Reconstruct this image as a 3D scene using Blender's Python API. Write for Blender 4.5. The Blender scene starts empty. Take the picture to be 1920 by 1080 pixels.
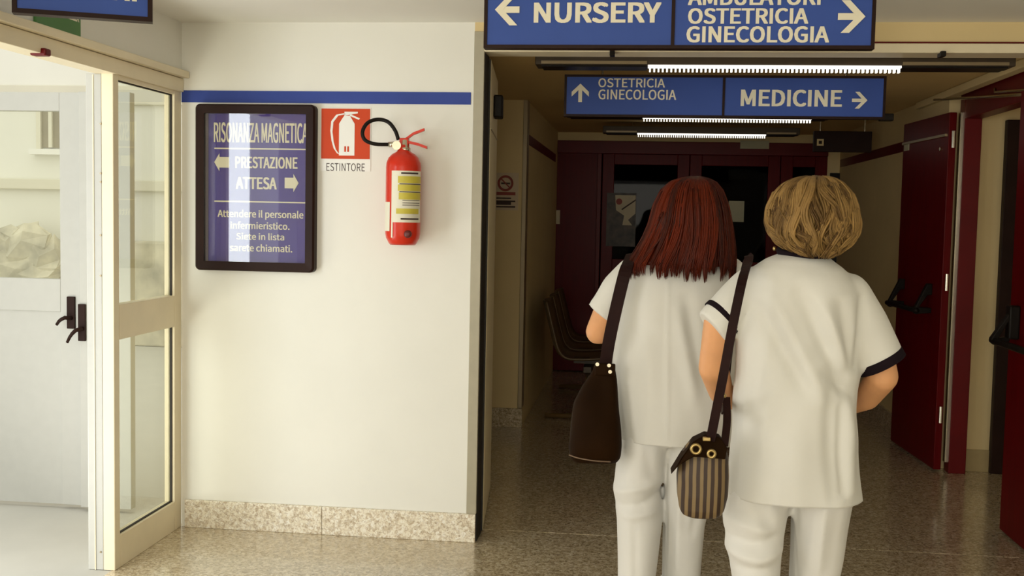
import bpy, bmesh, math, random
import numpy as np
from mathutils import Vector, Matrix
random.seed(7)
rng = np.random.default_rng(7)
SC = bpy.context.scene
COL = SC.collection

# ------------------------------------------------------------------ camera
FPX = 2050.0; ROLL = .02
PITCH = math.atan(136.8/2050); YAW = math.atan(237.4/math.hypot(2050, 136.8))
CAM = np.array([0, 0, 1.5])
cF = np.array([-math.sin(YAW)*math.cos(PITCH), math.cos(YAW)*math.cos(PITCH), -math.sin(PITCH)])
cR0 = np.array([math.cos(YAW), math.sin(YAW), 0.]); cU0 = np.cross(cR0, cF)
cR = cR0*math.cos(ROLL)+cU0*math.sin(ROLL); cU = cU0*math.cos(ROLL)-cR0*math.sin(ROLL)
cam = bpy.data.cameras.new('camera'); camo = bpy.data.objects.new('camera', cam); COL.objects.link(camo)
cam.sensor_width = 36; cam.lens = 36*FPX/1920; cam.clip_start = .05; cam.clip_end = 200
camo.matrix_world = Matrix(((cR[0], cU[0], -cF[0], 0), (cR[1], cU[1], -cF[1], 0), (cR[2], cU[2], -cF[2], 1.5), (0, 0, 0, 1)))
SC.camera = camo

# ------------------------------------------------------------------ world, light, exposure
SC.view_settings.view_transform = 'Standard'; SC.view_settings.look = 'None'
SC.view_settings.exposure = 0.0; SC.view_settings.gamma = 1.0; SC.view_settings.use_curve_mapping = False
w = bpy.data.worlds.new('overcast_sky'); SC.world = w; w.use_nodes = True
w.node_tree.nodes['Background'].inputs[0].default_value = (1.0, .985, .90, 1)
w.node_tree.nodes['Background'].inputs[1].default_value = 1.22

def area(name, loc, rot, sx, sy, power, col):
    l = bpy.data.lights.new(name, 'AREA'); l.shape = 'RECTANGLE'; l.size = sx; l.size_y = sy
    l.energy = power; l.color = col
    o = bpy.data.objects.new(name, l); COL.objects.link(o); o.location = loc; o.rotation_euler = rot
    return o
# bright daylight standing outside the open entrance door on the left
area('daylight_at_entrance', (-3.25, 1.99, 1.17), (math.radians(90), 0, math.radians(-63)), 1.1, 2.25, 43, (.88, .95, 1.0))
# added upward fill lying on the paving, brightens ceiling and upper walls
area('fill_above_paving', (-2.95, 3.5, .04), (0, math.radians(-140), 0), 1.0, 1.3, 36, (1, .97, .9))
# added fill outside the left wall, brightens the tunics from behind and left
area('fill_left_wall', (-2.32, 1.0, 1.45), (math.radians(90), 0, math.radians(-90)), 1.6, 1.3, 30, (1, .98, .95))
# weaker daylight from the window behind the photographer
area('daylight_rear_window', (-.6, -3.05, 1.6), (math.radians(90), 0, 0), 2.6, 1.25, 98, (1, .955, .82))

# ------------------------------------------------------------------ helpers
def ray(x, y): return cF*FPX+cR*(x-960)+cU*(540-y)
def PY(x, y, Y): d = ray(x, y); return CAM+d*Y/d[1]
def PX(x, y, X): d = ray(x, y); return CAM+d*X/d[0]
def PZ(x, y, Z=0): d = ray(x, y); return CAM+d*(Z-1.5)/d[2]

def tag(o, label=None, cat=None, group=None, kind=None):
    if label: o['label'] = label
    if cat: o['category'] = cat
    if group: o['group'] = group
    if kind: o['kind'] = kind
    return o
def thing(name, loc, label, cat, group=None, kind=None):
    o = bpy.data.objects.new(name, None); COL.objects.link(o); o.location = tuple(float(c) for c in loc)
    o.empty_display_size = .1
    return tag(o, label, cat, group, kind)
def world_loc(o):
    v = Vector((0, 0, 0))
    while o is not None: v = v+o.location; o = o.parent
    return v

class MB:
    def __init__(s, M=None): s.v = []; s.f = []; s.M = M; s.c = None
    def add(s, vs, fs):
        b = len(s.v); s.v += [tuple(float(k) for k in p) for p in vs]; s.f += [tuple(i+b for i in f) for f in fs]; return s
    def box(s, x0, x1, y0, y1, z0, z1):
        x0, x1 = sorted((x0, x1)); y0, y1 = sorted((y0, y1)); z0, z1 = sorted((z0, z1))
        return s.add([(x0, y0, z0), (x1, y0, z0), (x1, y1, z0), (x0, y1, z0), (x0, y0, z1), (x1, y0, z1), (x1, y1, z1), (x0, y1, z1)],
                     [(0, 3, 2, 1), (4, 5, 6, 7), (0, 1, 5, 4), (1, 2, 6, 5), (2, 3, 7, 6), (3, 0, 4, 7)])
    def prism_y(s, pts, y0, y1):           # outline in x,z, extruded along y
        n = len(pts); a = sum(pts[i][0]*pts[(i+1) % n][1]-pts[(i+1) % n][0]*pts[i][1] for i in range(n))
        if a < 0: pts = pts[::-1]
        y0, y1 = sorted((y0, y1))
        vs = [(p[0], y0, p[1]) for p in pts]+[(p[0], y1, p[1]) for p in pts]
        return s.add(vs, [tuple(range(n)), tuple(range(2*n-1, n-1, -1))]+[(i, i+n, (i+1) % n+n, (i+1) % n) for i in range(n)])
    def rings(s, rings, cap=True):
        n = len(rings[0]); vs = [p for r in rings for p in r]; fs = []
        for k in range(len(rings)-1):
            for i in range(n):
                j = (i+1) % n; fs.append((k*n+i, k*n+j, (k+1)*n+j, (k+1)*n+i))
        if cap: fs += [tuple(range(n-1, -1, -1)), tuple(range((len(rings)-1)*n, len(rings)*n))]
        return s.add(vs, fs)
    def tube(s, pts, rad, n=10, cap=True, flat=None, closed=False):
        pts = [np.array(p, float) for p in pts]; m = len(pts)
        rad = [rad]*m if np.isscalar(rad) else rad
        rs = []; up = None
        for i in range(m):
            t = (pts[(i+1) % m]-pts[i-1]) if closed else (pts[min(i+1, m-1)]-pts[max(i-1, 0)])
            t = t/(np.linalg.norm(t)+1e-9)
            if up is None:
                up = np.array([0, 0, 1.]) if abs(t[2]) < .9 else np.array([0, 1., 0])
            a = np.cross(t, up); a /= np.linalg.norm(a)+1e-9; b = np.cross(a, t); up = b
            k = flat or 1
            rs.append([pts[i]+rad[i]*(math.cos(q)*a+math.sin(q)*b*k) for q in [2*math.pi*j/n for j in range(n)]])
        if closed: rs.append(rs[0]); return s.rings(rs, False)
        return s.rings(rs, cap)
    def lathe(s, c, prof, n=24, axis='z'):
        rs = []
        for r, h in prof:
            ring = []
            for j in range(n):
                q = 2*math.pi*j/n; u, v = r*math.cos(q), r*math.sin(q)
                ring.append({'z': (c[0]+u, c[1]+v, c[2]+h), 'y': (c[0]+v, c[1]+h, c[2]+u), 'x': (c[0]+h, c[1]+u, c[2]+v)}[axis])
            rs.append(ring)
        return s.rings(rs)
    def ball(s, c, r, n=14, m=9):
        r = (r, r, r) if np.isscalar(r) else r; rs = []
        for k in range(1, m):
            th = math.pi*k/m-math.pi/2
            rs.append([(c[0]+r[0]*math.cos(th)*math.cos(2*math.pi*j/n), c[1]+r[1]*math.cos(th)*math.sin(2*math.pi*j/n), c[2]+r[2]*math.sin(th)) for j in range(n)])
        return s.rings(rs)
    def build(s, name, mat, parent=None, bevel=0, smooth=False, loc=None, seg=2):
        P = s.v
        if s.M is not None: P = [tuple(s.M @ Vector(p)) for p in P]
        o0 = world_loc(parent) if parent else Vector(loc if loc is not None else (0, 0, 0))
        me = bpy.data.meshes.new(name)
        me.from_pydata([(p[0]-o0[0], p[1]-o0[1], p[2]-o0[2]) for p in P], [], s.f)
        bm = bmesh.new(); bm.from_mesh(me)
        bmesh.ops.recalc_face_normals(bm, faces=bm.faces)
        if bevel:
            es = [e for e in bm.edges if len(e.link_faces) == 2 and e.calc_face_angle(0) > .5]
            bmesh.ops.bevel(bm, geom=es, offset=bevel, segments=seg, affect='EDGES', profile=.5, clamp_overlap=True)
        bm.to_mesh(me); bm.free()
        if smooth:
            for p in me.polygons: p.use_smooth = True
        me.materials.append(mat)
        o = bpy.data.objects.new(name, me); COL.objects.link(o)
        if parent: o.parent = parent
        else: o.location = o0
        return o

# ------------------------------------------------------------------ materials
MATS = {}
def mat(name, col, rough=.5, metal=0, spec=.5, noise=0, nscale=20, bump=0, bscale=200, ior=None, coat=0, stretch=None, emit=None, estr=0, alpha=None, trans=0, sheen=0, sss=0):
    m = bpy.data.materials.new(name); m.use_nodes = True; nt = m.node_tree; b = nt.nodes['Principled BSDF']
    b.inputs['Base Color'].default_value = (*col, 1); b.inputs['Roughness'].default_value = rough
    b.inputs['Metallic'].default_value = metal; b.inputs['Specular IOR Level'].default_value = spec
    if ior: b.inputs['IOR'].default_value = ior
    b.inputs['Coat Weight'].default_value = coat; b.inputs['Coat Roughness'].default_value = .08
    b.inputs['Transmission Weight'].default_value = trans
    b.inputs['Sheen Weight'].default_value = sheen
    if sss: b.inputs['Subsurface Weight'].default_value = sss; b.inputs['Subsurface Radius'].default_value = (.02, .008, .004)
    if emit: b.inputs['Emission Color'].default_value = (*emit, 1); b.inputs['Emission Strength'].default_value = estr
    tc = nt.nodes.new('ShaderNodeTexCoord'); src = tc.outputs['Object']
    if stretch:
        mp = nt.nodes.new('ShaderNodeMapping'); mp.inputs['Scale'].default_value = stretch; nt.links.new(src, mp.inputs['Vector']); src = mp.outputs[0]
    if noise:
        n = nt.nodes.new('ShaderNodeTexNoise'); n.inputs['Scale'].default_value = nscale; n.inputs['Detail'].default_value = 5
        nt.links.new(src, n.inputs['Vector'])
        r = nt.nodes.new('ShaderNodeValToRGB'); r.color_ramp.elements[0].position = .3; r.color_ramp.elements[1].position = .7
        r.color_ramp.elements[0].color = (*[max(0, c*(1-noise)) for c in col], 1); r.color_ramp.elements[1].color = (*[min(1, c*(1+noise)) for c in col], 1)
        nt.links.new(n.outputs[0], r.inputs[0]); nt.links.new(r.outputs[0], b.inputs['Base Color'])
    if bump:
        n2 = nt.nodes.new('ShaderNodeTexNoise'); n2.inputs['Scale'].default_value = bscale; n2.inputs['Detail'].default_value = 3
        nt.links.new(src, n2.inputs['Vector'])
        bp = nt.nodes.new('ShaderNodeBump'); bp.inputs['Strength'].default_value = bump; bp.inputs['Distance'].default_value = .003
        nt.links.new(n2.outputs[0], bp.inputs['Height']); nt.links.new(bp.outputs[0], b.inputs['Normal'])
    MATS[name] = m; return m

def terrazzo(name, cols, scale, rough, ior, coat=0):
    m = bpy.data.materials.new(name); m.use_nodes = True; nt = m.node_tree; b = nt.nodes['Principled BSDF']
    tc = nt.nodes.new('ShaderNodeTexCoord')
    def vor(sc):
        v = nt.nodes.new('ShaderNodeTexVoronoi'); v.inputs['Scale'].default_value = sc; nt.links.new(tc.outputs['Object'], v.inputs['Vector'])
        s = nt.nodes.new('ShaderNodeSeparateColor'); nt.links.new(v.outputs['Color'], s.inputs[0]); return s.outputs[0]
    r = nt.nodes.new('ShaderNodeValToRGB'); r.color_ramp.interpolation = 'CONSTANT'
    pos = [0, .22, .48, .72, .88]
    while len(r.color_ramp.elements) < 5: r.color_ramp.elements.new(.5)
    for e, p, c in zip(r.color_ramp.elements, pos, cols): e.position = p; e.color = (*c, 1)
    nt.links.new(vor(scale), r.inputs[0])
    r2 = nt.nodes.new('ShaderNodeValToRGB'); r2.color_ramp.interpolation = 'CONSTANT'
    while len(r2.color_ramp.elements) < 5: r2.color_ramp.elements.new(.5)
    for e, p, c in zip(r2.color_ramp.elements, pos, cols): e.position = p; e.color = (*c, 1)
    nt.links.new(vor(scale*2.3), r2.inputs[0])
    mx = nt.nodes.new('ShaderNodeMix'); mx.data_type = 'RGBA'; mx.inputs[0].default_value = .5
    nt.links.new(r.outputs[0], mx.inputs[6]); nt.links.new(r2.outputs[0], mx.inputs[7]); nt.links.new(mx.outputs[2], b.inputs['Base Color'])
    b.inputs['Roughness'].default_value = rough; b.inputs['IOR'].default_value = ior; b.inputs['Coat Weight'].default_value = coat
    b.inputs['Coat Roughness'].default_value = .12
    return m

M_floor = terrazzo('terrazzo_floor', [(.27, .20, .11), (.54, .44, .28), (.70, .59, .41), (.41, .32, .19), (.82, .72, .55)], 75, .2, 1.8, .6)
M_skirt = terrazzo('terrazzo_skirting', [(.48, .38, .26), (.80, .72, .56), (.88, .82, .68), (.64, .53, .38), (.92, .88, .78)], 75, .4, 1.5)
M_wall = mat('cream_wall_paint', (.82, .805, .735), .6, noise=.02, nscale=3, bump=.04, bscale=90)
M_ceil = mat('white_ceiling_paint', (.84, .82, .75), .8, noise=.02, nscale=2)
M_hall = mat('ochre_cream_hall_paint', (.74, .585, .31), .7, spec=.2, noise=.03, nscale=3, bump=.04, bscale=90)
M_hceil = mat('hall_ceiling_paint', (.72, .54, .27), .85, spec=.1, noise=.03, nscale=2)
M_stripe = mat('blue_wall_stripe', (.042, .072, .32), .55, spec=.2, noise=.04, nscale=9)
M_alu = mat('cream_lacquered_aluminium', (.82, .72, .51), .4, spec=.4, noise=.03, nscale=8)
M_alud = mat('bronze_aluminium', (.36, .28, .16), .35, metal=.3, noise=.05, nscale=8)
M_gap = mat('black_gasket', (.02, .015, .01), .7, noise=.1)
M_white = mat('white_lacquer', (.88, .87, .82), .35, noise=.01)
M_lgrey = mat('light_grey_lacquered_aluminium', (.50, .495, .455), .45, spec=.3, noise=.02)
M_black = mat('black_plastic', (.010, .007, .005), .45, spec=.15, noise=.1)
M_dkbrown = mat('dark_brown_frame', (.022, .009, .006), .45, spec=.12, noise=.15, nscale=6)
M_blue = mat('blue_sign_face', (.048, .095, .36), .45, spec=.15, noise=.05, nscale=4)
M_letter = mat('ivory_lettering', (.86, .80, .62), .5, noise=.02)
M_red = mat('dark_red_door_lacquer', (.11, .002, .003), .35, spec=.1, noise=.12, nscale=5, stretch=(6, 6, .6))
M_redf = mat('dark_red_door_frame', (.12, .003, .004), .4, spec=.2, noise=.1, nscale=5)
M_chrome = mat('brushed_steel', (.62, .55, .42), .25, metal=1, noise=.04)
M_steel = mat('grey_lamp_housing', (.07, .05, .03), .5, metal=.2, noise=.06)
M_lampon = mat('fluorescent_louvre', (.8, .8, .75), .4, emit=(1, .97, .9), estr=1.15)
M_glass = None
def glassmat(name, tint, op):
    m = bpy.data.materials.new(name); m.use_nodes = True; nt = m.node_tree; nt.nodes.remove(nt.nodes['Principled BSDF'])
    out = nt.nodes['Material Output']; tr = nt.nodes.new('ShaderNodeBsdfTransparent'); tr.inputs[0].default_value = (*tint, 1)
    gl = nt.nodes.new('ShaderNodeBsdfGlossy'); gl.inputs['Roughness'].default_value = .02
    fr = nt.nodes.new('ShaderNodeFresnel'); geo = nt.nodes.new('ShaderNodeNewGeometry')
    ix = nt.nodes.new('ShaderNodeMapRange'); ix.inputs[3].default_value = op; ix.inputs[4].default_value = 1/op
    nt.links.new(geo.outputs['Backfacing'], ix.inputs[0]); nt.links.new(ix.outputs[0], fr.inputs[0])
    nz = nt.nodes.new('ShaderNodeTexNoise'); nz.inputs['Scale'].default_value = 1.5
    bp = nt.nodes.new('ShaderNodeBump'); bp.inputs['Strength'].default_value = .02; nt.links.new(nz.outputs[0], bp.inputs['Height']); nt.links.new(bp.outputs[0], gl.inputs['Normal'])
    mx = nt.nodes.new('ShaderNodeMixShader'); nt.links.new(fr.outputs[0], mx.inputs[0]); nt.links.new(tr.outputs[0], mx.inputs[1]); nt.links.new(gl.outputs[0], mx.inputs[2])
    nt.links.new(mx.outputs[0], out.inputs[0]); return m
M_glass = glassmat('window_glass', (.97, .98, .93), 1.45)
M_darkglass = glassmat('tinted_door_glass', (.20, .13, .08), 1.12)

# ------------------------------------------------------------------ text
FONT = None
try:                                                   # Blender's own interface typeface, a plain grotesque
    import os
    FONT = bpy.data.fonts.load(os.path.join(bpy.utils.system_resource('DATAFILES', path='fonts'), 'Noto Sans CJK Regular.woff2'))
except Exception: FONT = None
def text_geo(s, bold=.02, spacing=1.0):
    cu = bpy.data.curves.new('t', 'FONT')
    if FONT: cu.font = FONT
    cu.body = s; cu.size = 1; cu.offset = bold; cu.space_character = spacing; cu.resolution_u = 3
    cu.fill_mode = 'FRONT'; cu.extrude = 0
    o = bpy.data.objects.new('t', cu); COL.objects.link(o)
    bpy.context.view_layer.update()
    dg = bpy.context.evaluated_depsgraph_get(); me = bpy.data.meshes.new_from_object(o.evaluated_get(dg))
    v = np.array([tuple(p.co) for p in me.vertices]); f = [tuple(p.vertices) for p in me.polygons]
    bpy.data.objects.remove(o); bpy.data.curves.remove(cu); bpy.data.meshes.remove(me)
    mn, mx = v.min(0), v.max(0)
    v[:, :2] = (v[:, :2]-mn[:2])/(mx[:2]-mn[:2]); return v, f
def text(s, x0, x1, z0, z1, y, m, parent, name='lettering', bold=.02, M=None, spacing=1.0):
    v, f = text_geo(s, 0, spacing); mb = MB(M); h = z1-z0; e = bold*1.5*min(h, 1.35*(x1-x0)/len(s))
    sh = [(0, 0)] if e == 0 else [(-e, -e*.5), (e, -e*.5), (-e, e*.5), (e, e*.5), (0, 0)]
    for k_, (dx, dz) in enumerate(sh):
        mb.add([(x0+e+p[0]*(x1-x0-2*e)+dx, y-.0002*k_, z0+e*.5+p[1]*(h-e)+dz) for p in v], f)
    return mb.build(name, m, parent)
def ptext(s, xl, xr, yt, yb, Y, m, parent, name='lettering', bold=.02):
    ym = (yt+yb)/2; xm = (xl+xr)/2
    return text(s, PY(xl, ym, Y)[0], PY(xr, ym, Y)[0], PY(xm, yb, Y)[2], PY(xm, yt, Y)[2], Y, m, parent, name, bold)
def arrow(cx, cz, y, L, W, t, ang, m, parent, th=.003, M=None):
    """open chevron arrow in the x-z plane pointing along ang"""
    ca, sa = math.cos(ang), math.sin(ang); mb = MB(M)
    R = lambda p: (cx+p[0]*ca-p[1]*sa, cz+p[0]*sa+p[1]*ca)
    mb.prism_y([R(p) for p in [(-L/2, -t/2), (L/2-t*.8, -t/2), (L/2-t*.8, t/2), (-L/2, t/2)]], y, y-th)
    hw = W/2
    mb.prism_y([R(p) for p in [(L/2, 0), (L/2-hw*.95, hw), (L/2-hw*.95-t*1.25, hw), (L/2-t*1.25, 0), (L/2-hw*.95-t*1.25, -hw), (L/2-hw*.95, -hw)]], y-th*.3, y-th*1.3)
    return mb.build('arrow', m, parent)

# ================================================================== SETTING
WY = 4.88; XL = -2.115; CEIL = 2.352; HC = 2.30; XR = 1.95
gx = -.708                                            # where the back wall ends at the opening

fl = thing('floor', (0, 0, 0), 'polished speckled terrazzo floor of lobby and hall', 'floor', kind='structure')
for (x0, x1, y0, y1) in [(-2.13, .55, -3, 5.083), (.556, 3.2, -3, 5.083), (-2.05, 3.2, 5.093, 7.9), (-2.05, 3.2, 7.906, 14)]:
    MB().box(x0, x1, y0, y1, -.06, 0).build('floor_slab', M_floor, fl)
MB().box(-2.05, 3.2, -3, 14, -.09, -.061).build('joint_bed', M_gap, fl)

def struct(name, mb, m, label, cat, bevel=0):
    return tag(mb.build(name, m, bevel=bevel), label, cat, kind='structure')
struct('ceiling', MB().box(XL-.1, 3.2, -3, WY+.12, CEIL, CEIL+.1), M_ceil, 'pale ceiling of the bright lobby', 'ceiling')
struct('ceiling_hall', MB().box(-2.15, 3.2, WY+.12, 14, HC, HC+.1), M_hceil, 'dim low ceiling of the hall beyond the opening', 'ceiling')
struct('wall_back', MB().box(XL, gx-.045, WY, WY+.12, 0, CEIL), M_wall, 'bright cream wall carrying the notice case and extinguisher', 'wall')
struct('wall_left', MB().box(XL-.12, XL, -3, WY, 2.125, CEIL).box(XL-.12, XL, -3, .2, 0, 2.125).box(XL-.12, XL, 1.8, 3.08, 0, 2.125).box(XL-.12, XL, .2, 1.8, 0, .8).box(XL-.12, XL, .2, 1.8, 2.1, 2.125), M_wall, 'cream wall above and beside the glazed entrance', 'wall')
struct('wall_right', MB().box(3.1, 3.2, -3, WY, 0, CEIL), M_wall, 'lobby wall on the right outside the view', 'wall')
# rear wall with the lobby window the light comes through
struct('wall_rear', MB().box(XL, -2.0, -3, -2.9, 0, CEIL).box(.8, 3.2, -3, -2.9, 0, CEIL).box(-2.0, .8, -3, -2.9, 0, .95).box(-2.0, .8, -3, -2.9, 2.28, CEIL), M_wall, 'lobby wall with a wide window behind the viewpoint', 'wall')
w2 = thing('added_window', (XL-.06, 1.0, .8), 'added unseen window in the left wall for the fill light', 'window', kind='structure')  # out-of-view window added as an opening for the left fill
for (y0, y1, z0, z1) in ((.2, .26, .8, 2.1), (1.74, 1.8, .8, 2.1), (.26, 1.74, .8, .86), (.26, 1.74, 2.04, 2.1), (.975, 1.025, .86, 2.04)):
    MB().box(XL-.09, XL-.03, y0, y1, z0, z1).build('frame_bar', M_alu, w2, .003)
# stripe, corner guard, skirting
s = MB().box(XL+.0, PY(883, 183, WY)[0], WY-.004, WY, 1.989, 2.043)
struct('trim_1', s, M_stripe, 'blue band running along the cream wall above the notice', 'trim')
struct('trim_2', MB().box(gx-.046, gx, WY-.006, WY+.1, .131, 2.312), mat('tan_metal_guard', (.40, .36, .26), .4, noise=.04), 'tan metal corner guard at the end of the wall', 'trim', .002)
struct('trim_3', MB().box(gx-.010, gx+.002, WY+.01, WY+.145, 0, 2.22), M_gap, 'dark joint strip beside the metal corner guard', 'trim')
bb = thing('baseboard_back', (-1.4, WY, 0), 'speckled terrazzo skirting under the notice wall', 'skirting', kind='structure')
bx = PY(605, 960, WY)[0]
MB().box(XL+.02, bx-.001, WY-.018, WY, 0, .131).build('skirting_slab', M_skirt, bb, .003)
MB().box(bx+.001, gx-.002, WY-.018, WY, 0, .131).build('skirting_slab', M_skirt, bb, .003)
# lintel over the opening
lt = thing('wall_lintel', (.6, WY, 2.2), 'cream lintel with a dark line above the hall opening', 'lintel', kind='structure')
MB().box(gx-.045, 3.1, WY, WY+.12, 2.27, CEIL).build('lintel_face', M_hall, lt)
MB().box(gx+.0, 3.1, WY-.012, WY+.14, 2.222, 2.262).build('lintel_profile', M_alu, lt, .004)
MB().box(gx+.0, 3.1, WY-.004, WY+.1, 2.262, 2.27).build('dark_joint', M_redf, lt)
for px in (1148, 1767):
    p = PY(px, 99, WY-.01); MB().box(p[0]-.011, p[0]+.011, WY-.03, WY+.03, 2.205, 2.228).build('hook', M_black, lt, .003)

# hall walls -------------------------------------------------------
SY = 7.63
struct('wall_hall_stub', MB().box(-1.9, -.80, SY, SY+.12, 0, HC), M_hall, 'narrow ochre wall with the no smoking notice in the hall', 'wall')
struct('baseboard_stub', MB().box(-1.9, -.792, SY-.015, SY, 0, .135), M_floor, 'brown terrazzo skirting under the no smoking notice', 'skirting', .003)
struct('trim_4', MB().box(-.825, -.795, SY-.006, SY+.13, .135, HC), M_alud, 'brown corner strip at the far hall corner', 'trim', .003)
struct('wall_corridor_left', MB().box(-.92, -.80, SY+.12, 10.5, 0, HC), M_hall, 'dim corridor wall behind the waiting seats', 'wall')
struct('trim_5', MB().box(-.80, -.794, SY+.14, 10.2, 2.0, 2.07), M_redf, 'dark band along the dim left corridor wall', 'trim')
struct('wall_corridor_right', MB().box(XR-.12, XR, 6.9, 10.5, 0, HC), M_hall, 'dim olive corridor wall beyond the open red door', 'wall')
struct('trim_6', MB().box(XR-.126, XR-.12, 7.7, 10.45, 2.0, 2.07), M_redf, 'dark band along the dim right corridor wall', 'trim')
struct('baseboard_corridor', MB().box(XR-.135, XR-.12, 6.95, 10.45, 0, .14), M_floor, 'dark skirting of the right corridor wall', 'skirting')
struct('wall_hall_left', MB().box(-2.15, -2.05, WY+.12, 14, 0, HC), M_hall, 'far side wall of the cross passage on the left', 'wall')
struct('wall_beyond_door', MB().box(1.99, 3.2, 6.85, 6.95, 0, HC), M_hall, 'ochre wall seen through the red doorway', 'wall')
struct('baseboard_beyond', MB().box(1.99, 3.2, 6.838, 6.85, 0, .135), mat('tan_vinyl_skirting', (.42, .32, .15), .6, noise=.04), 'tan skirting under the wall in the red doorway', 'skirting', .003)
struct('wall_side_room', MB().box(3.1, 3.2, WY, 6.85, 0, HC), M_hall, 'side wall of the passage behind the red doorway', 'wall')
# end wall of the corridor with the dark red glazed doors
EY = 10.5
struct('wall_end', MB().box(PY(1548, 400, EY)[0], XR, EY, EY+.12, 0, HC).box(-.92, XR, EY, EY+.12, 2.22, HC), M_hall, 'dim end wall of the corridor holding the dark board', 'wall')
struct('wall_dark_beyond', MB().box(-1, 2, 12.4, 12.5, 0, HC).box(-.95, -.85, EY+.12, 12.4, 0, HC).box(XR, XR+.1, EY, 12.4, 0, HC), M_redf, 'dark space behind the end doors', 'wall')

def leaf(name, label, x0, x1, nx=2, glass=True):
    """glazed dark red leaf in the end wall"""
    d = thing(name, ((x0+x1)/2, EY, 0), label, 'door', kind='structure')
    st = .11
    for a, b in ((x0, x0+st), (x1-st, x1)): MB().box(a, b, EY+.0, EY+.05, .01, 2.1).build('stile', M_red, d, .004)
    for a, b in ((.01, .25), (.98, 1.1), (2.0, 2.1)): MB().box(x0+st, x1-st, EY+.003, EY+.047, a, b).build('rail', M_red, d, .004)
    MB().box(x0+st, x1-st, EY+.015, EY+.035, .25, .98).build('lower_panel', M_red, d)
    MB().box(x0+st, x1-st, EY+.022, EY+.028, 1.1, 2.0).build('pane', M_darkglass, d)
    MB().box(x1-st+.03, x1-st+.06, EY-.06, EY, .95, .98).box(x1-st-.08, x1-st+.06, EY-.07, EY-.05, .955, .975).build('handle', M_black, d, .004)
    return d
ex0 = -.8; exm = PY(1128, 400, EY)[0]; ex1 = PY(1290, 400, EY)[0]; ex2 = PY(1460, 400, EY)[0]; ex3 = PY(1548, 400, EY)[0]
d = thing('door_5', ((ex0+exm)/2, EY, 0), 'solid dark red panel at the left of the corridor end', 'door', kind='structure')
MB().box(ex0, exm-.01, EY, EY+.05, .01, 2.2).build('door_panel', M_red, d, .004)
MB().box(exm-.05, exm-.01, EY-.02, EY, .01, 2.2).build('stile', M_redf, d, .004)
leaf('door_6', 'dark red glazed leaf with posters at the corridor end', exm, ex1)
leaf('door_7', 'dark red glazed leaf with a pale paper at the corridor end', ex1+.006, ex2)
leaf('door_8', 'dark red glazed leaf at the right of the corridor end', ex2+.006, ex3)
struct('trim_7', MB().box(ex0, ex3, EY-.03, EY+.06, 2.1, 2.22), M_redf, 'dark red head frame over the corridor end doors', 'trim', .005)

# far papers and posters
def paper(name, xl, yt, xr, yb, Y, m, label, cat, extra=None, group=None, th=.004):
    a = PY(xl, (yt+yb)/2, Y); b = PY(xr, (yt+yb)/2, Y); t = PY((xl+xr)/2, yt, Y); c = PY((xl+xr)/2, yb, Y)
    o = thing(name, ((a[0]+b[0])/2, Y, c[2]), label, cat, group)
    MB().box(a[0], b[0], Y-th, Y, c[2], t[2]).build('sheet', m, o)
    return o, (a[0], b[0], c[2], t[2])
M_paper = mat('paper', (.62, .54, .38), .8, noise=.04)
M_paperw = mat('paper_pale', (.50, .48, .34), .8, noise=.04)
M_photo = mat('dark_poster_print', (.05, .035, .025), .5, noise=.9, nscale=14)
M_printred = mat('red_print', (.30, .05, .035), .6, noise=.1)
M_ink = mat('brown_ink', (.05, .025, .02), .7, noise=.2)
o, (a, b, c, t) = paper('poster', 1137, 362, 1192, 462, EY, M_photo, 'dark photo poster with a pale figure on the glazed red door', 'poster')
W_, H_ = b-a, t-c
MB().prism_y([(a+.28*W_, t-.02), (a+.98*W_, t-.02), (a+.98*W_, c+.62*H_), (a+.74*W_, c+.50*H_), (a+.88*W_, c+.40*H_), (a+.55*W_, c+.40*H_), (a+.60*W_, c+.58*H_), (a+.32*W_, c+.68*H_)], EY-.008, EY-.004).build('pale_figure_print', M_paper, o)
MB().lathe((a+.42*W_, EY-.008, c+.84*H_), [(.03, -.002), (.03, .002)], 12, 'y').build('red_mark', M_printred, o)
MB().prism_y([(a+.5*W_, c+.7*H_), (a+.53*W_, c+.68*H_), (a+.98*W_, c+.86*H_), (a+.98*W_, c+.89*H_)], EY-.011, EY-.008).build('dark_stroke', M_ink, o)
paper('notice_sheet', 1366, 377, 1395, 416, EY, M_paperw, 'small pale paper on the end doors between the two women', 'notice')
paper('door_label', 1388, 264, 1442, 279, EY-.03, M_paperw, 'faint strip label above the corridor end doors', 'label')
o = paper('switch_plate', 1036, 394, 1050, 420, EY, M_paper, 'small pale plate on the dark red end panel', 'plate', th=.012)[0]
# dark board on the end wall
o, (a, b, c, t) = paper('display_board', 1552, 360, 1624, 492, EY-.006, mat('dark_board_felt', (.012, .012, .012), .6, noise=.2), 'dark display board on the end wall behind the blonde woman', 'board', th=.02)
MB().box(a, b, EY-.03, EY-.005, PY(1590, 345, EY)[2], PY(1590, 325, EY)[2]).build('header_strip', M_black, o, .003)
MB().box(a-.015, a, EY-.032, EY-.005, c, t).box(b, b+.015, EY-.032, EY-.005, c, t).box(a, b, EY-.032, EY-.005, c-.015, c).build('frame', M_dkbrown, o)

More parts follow.
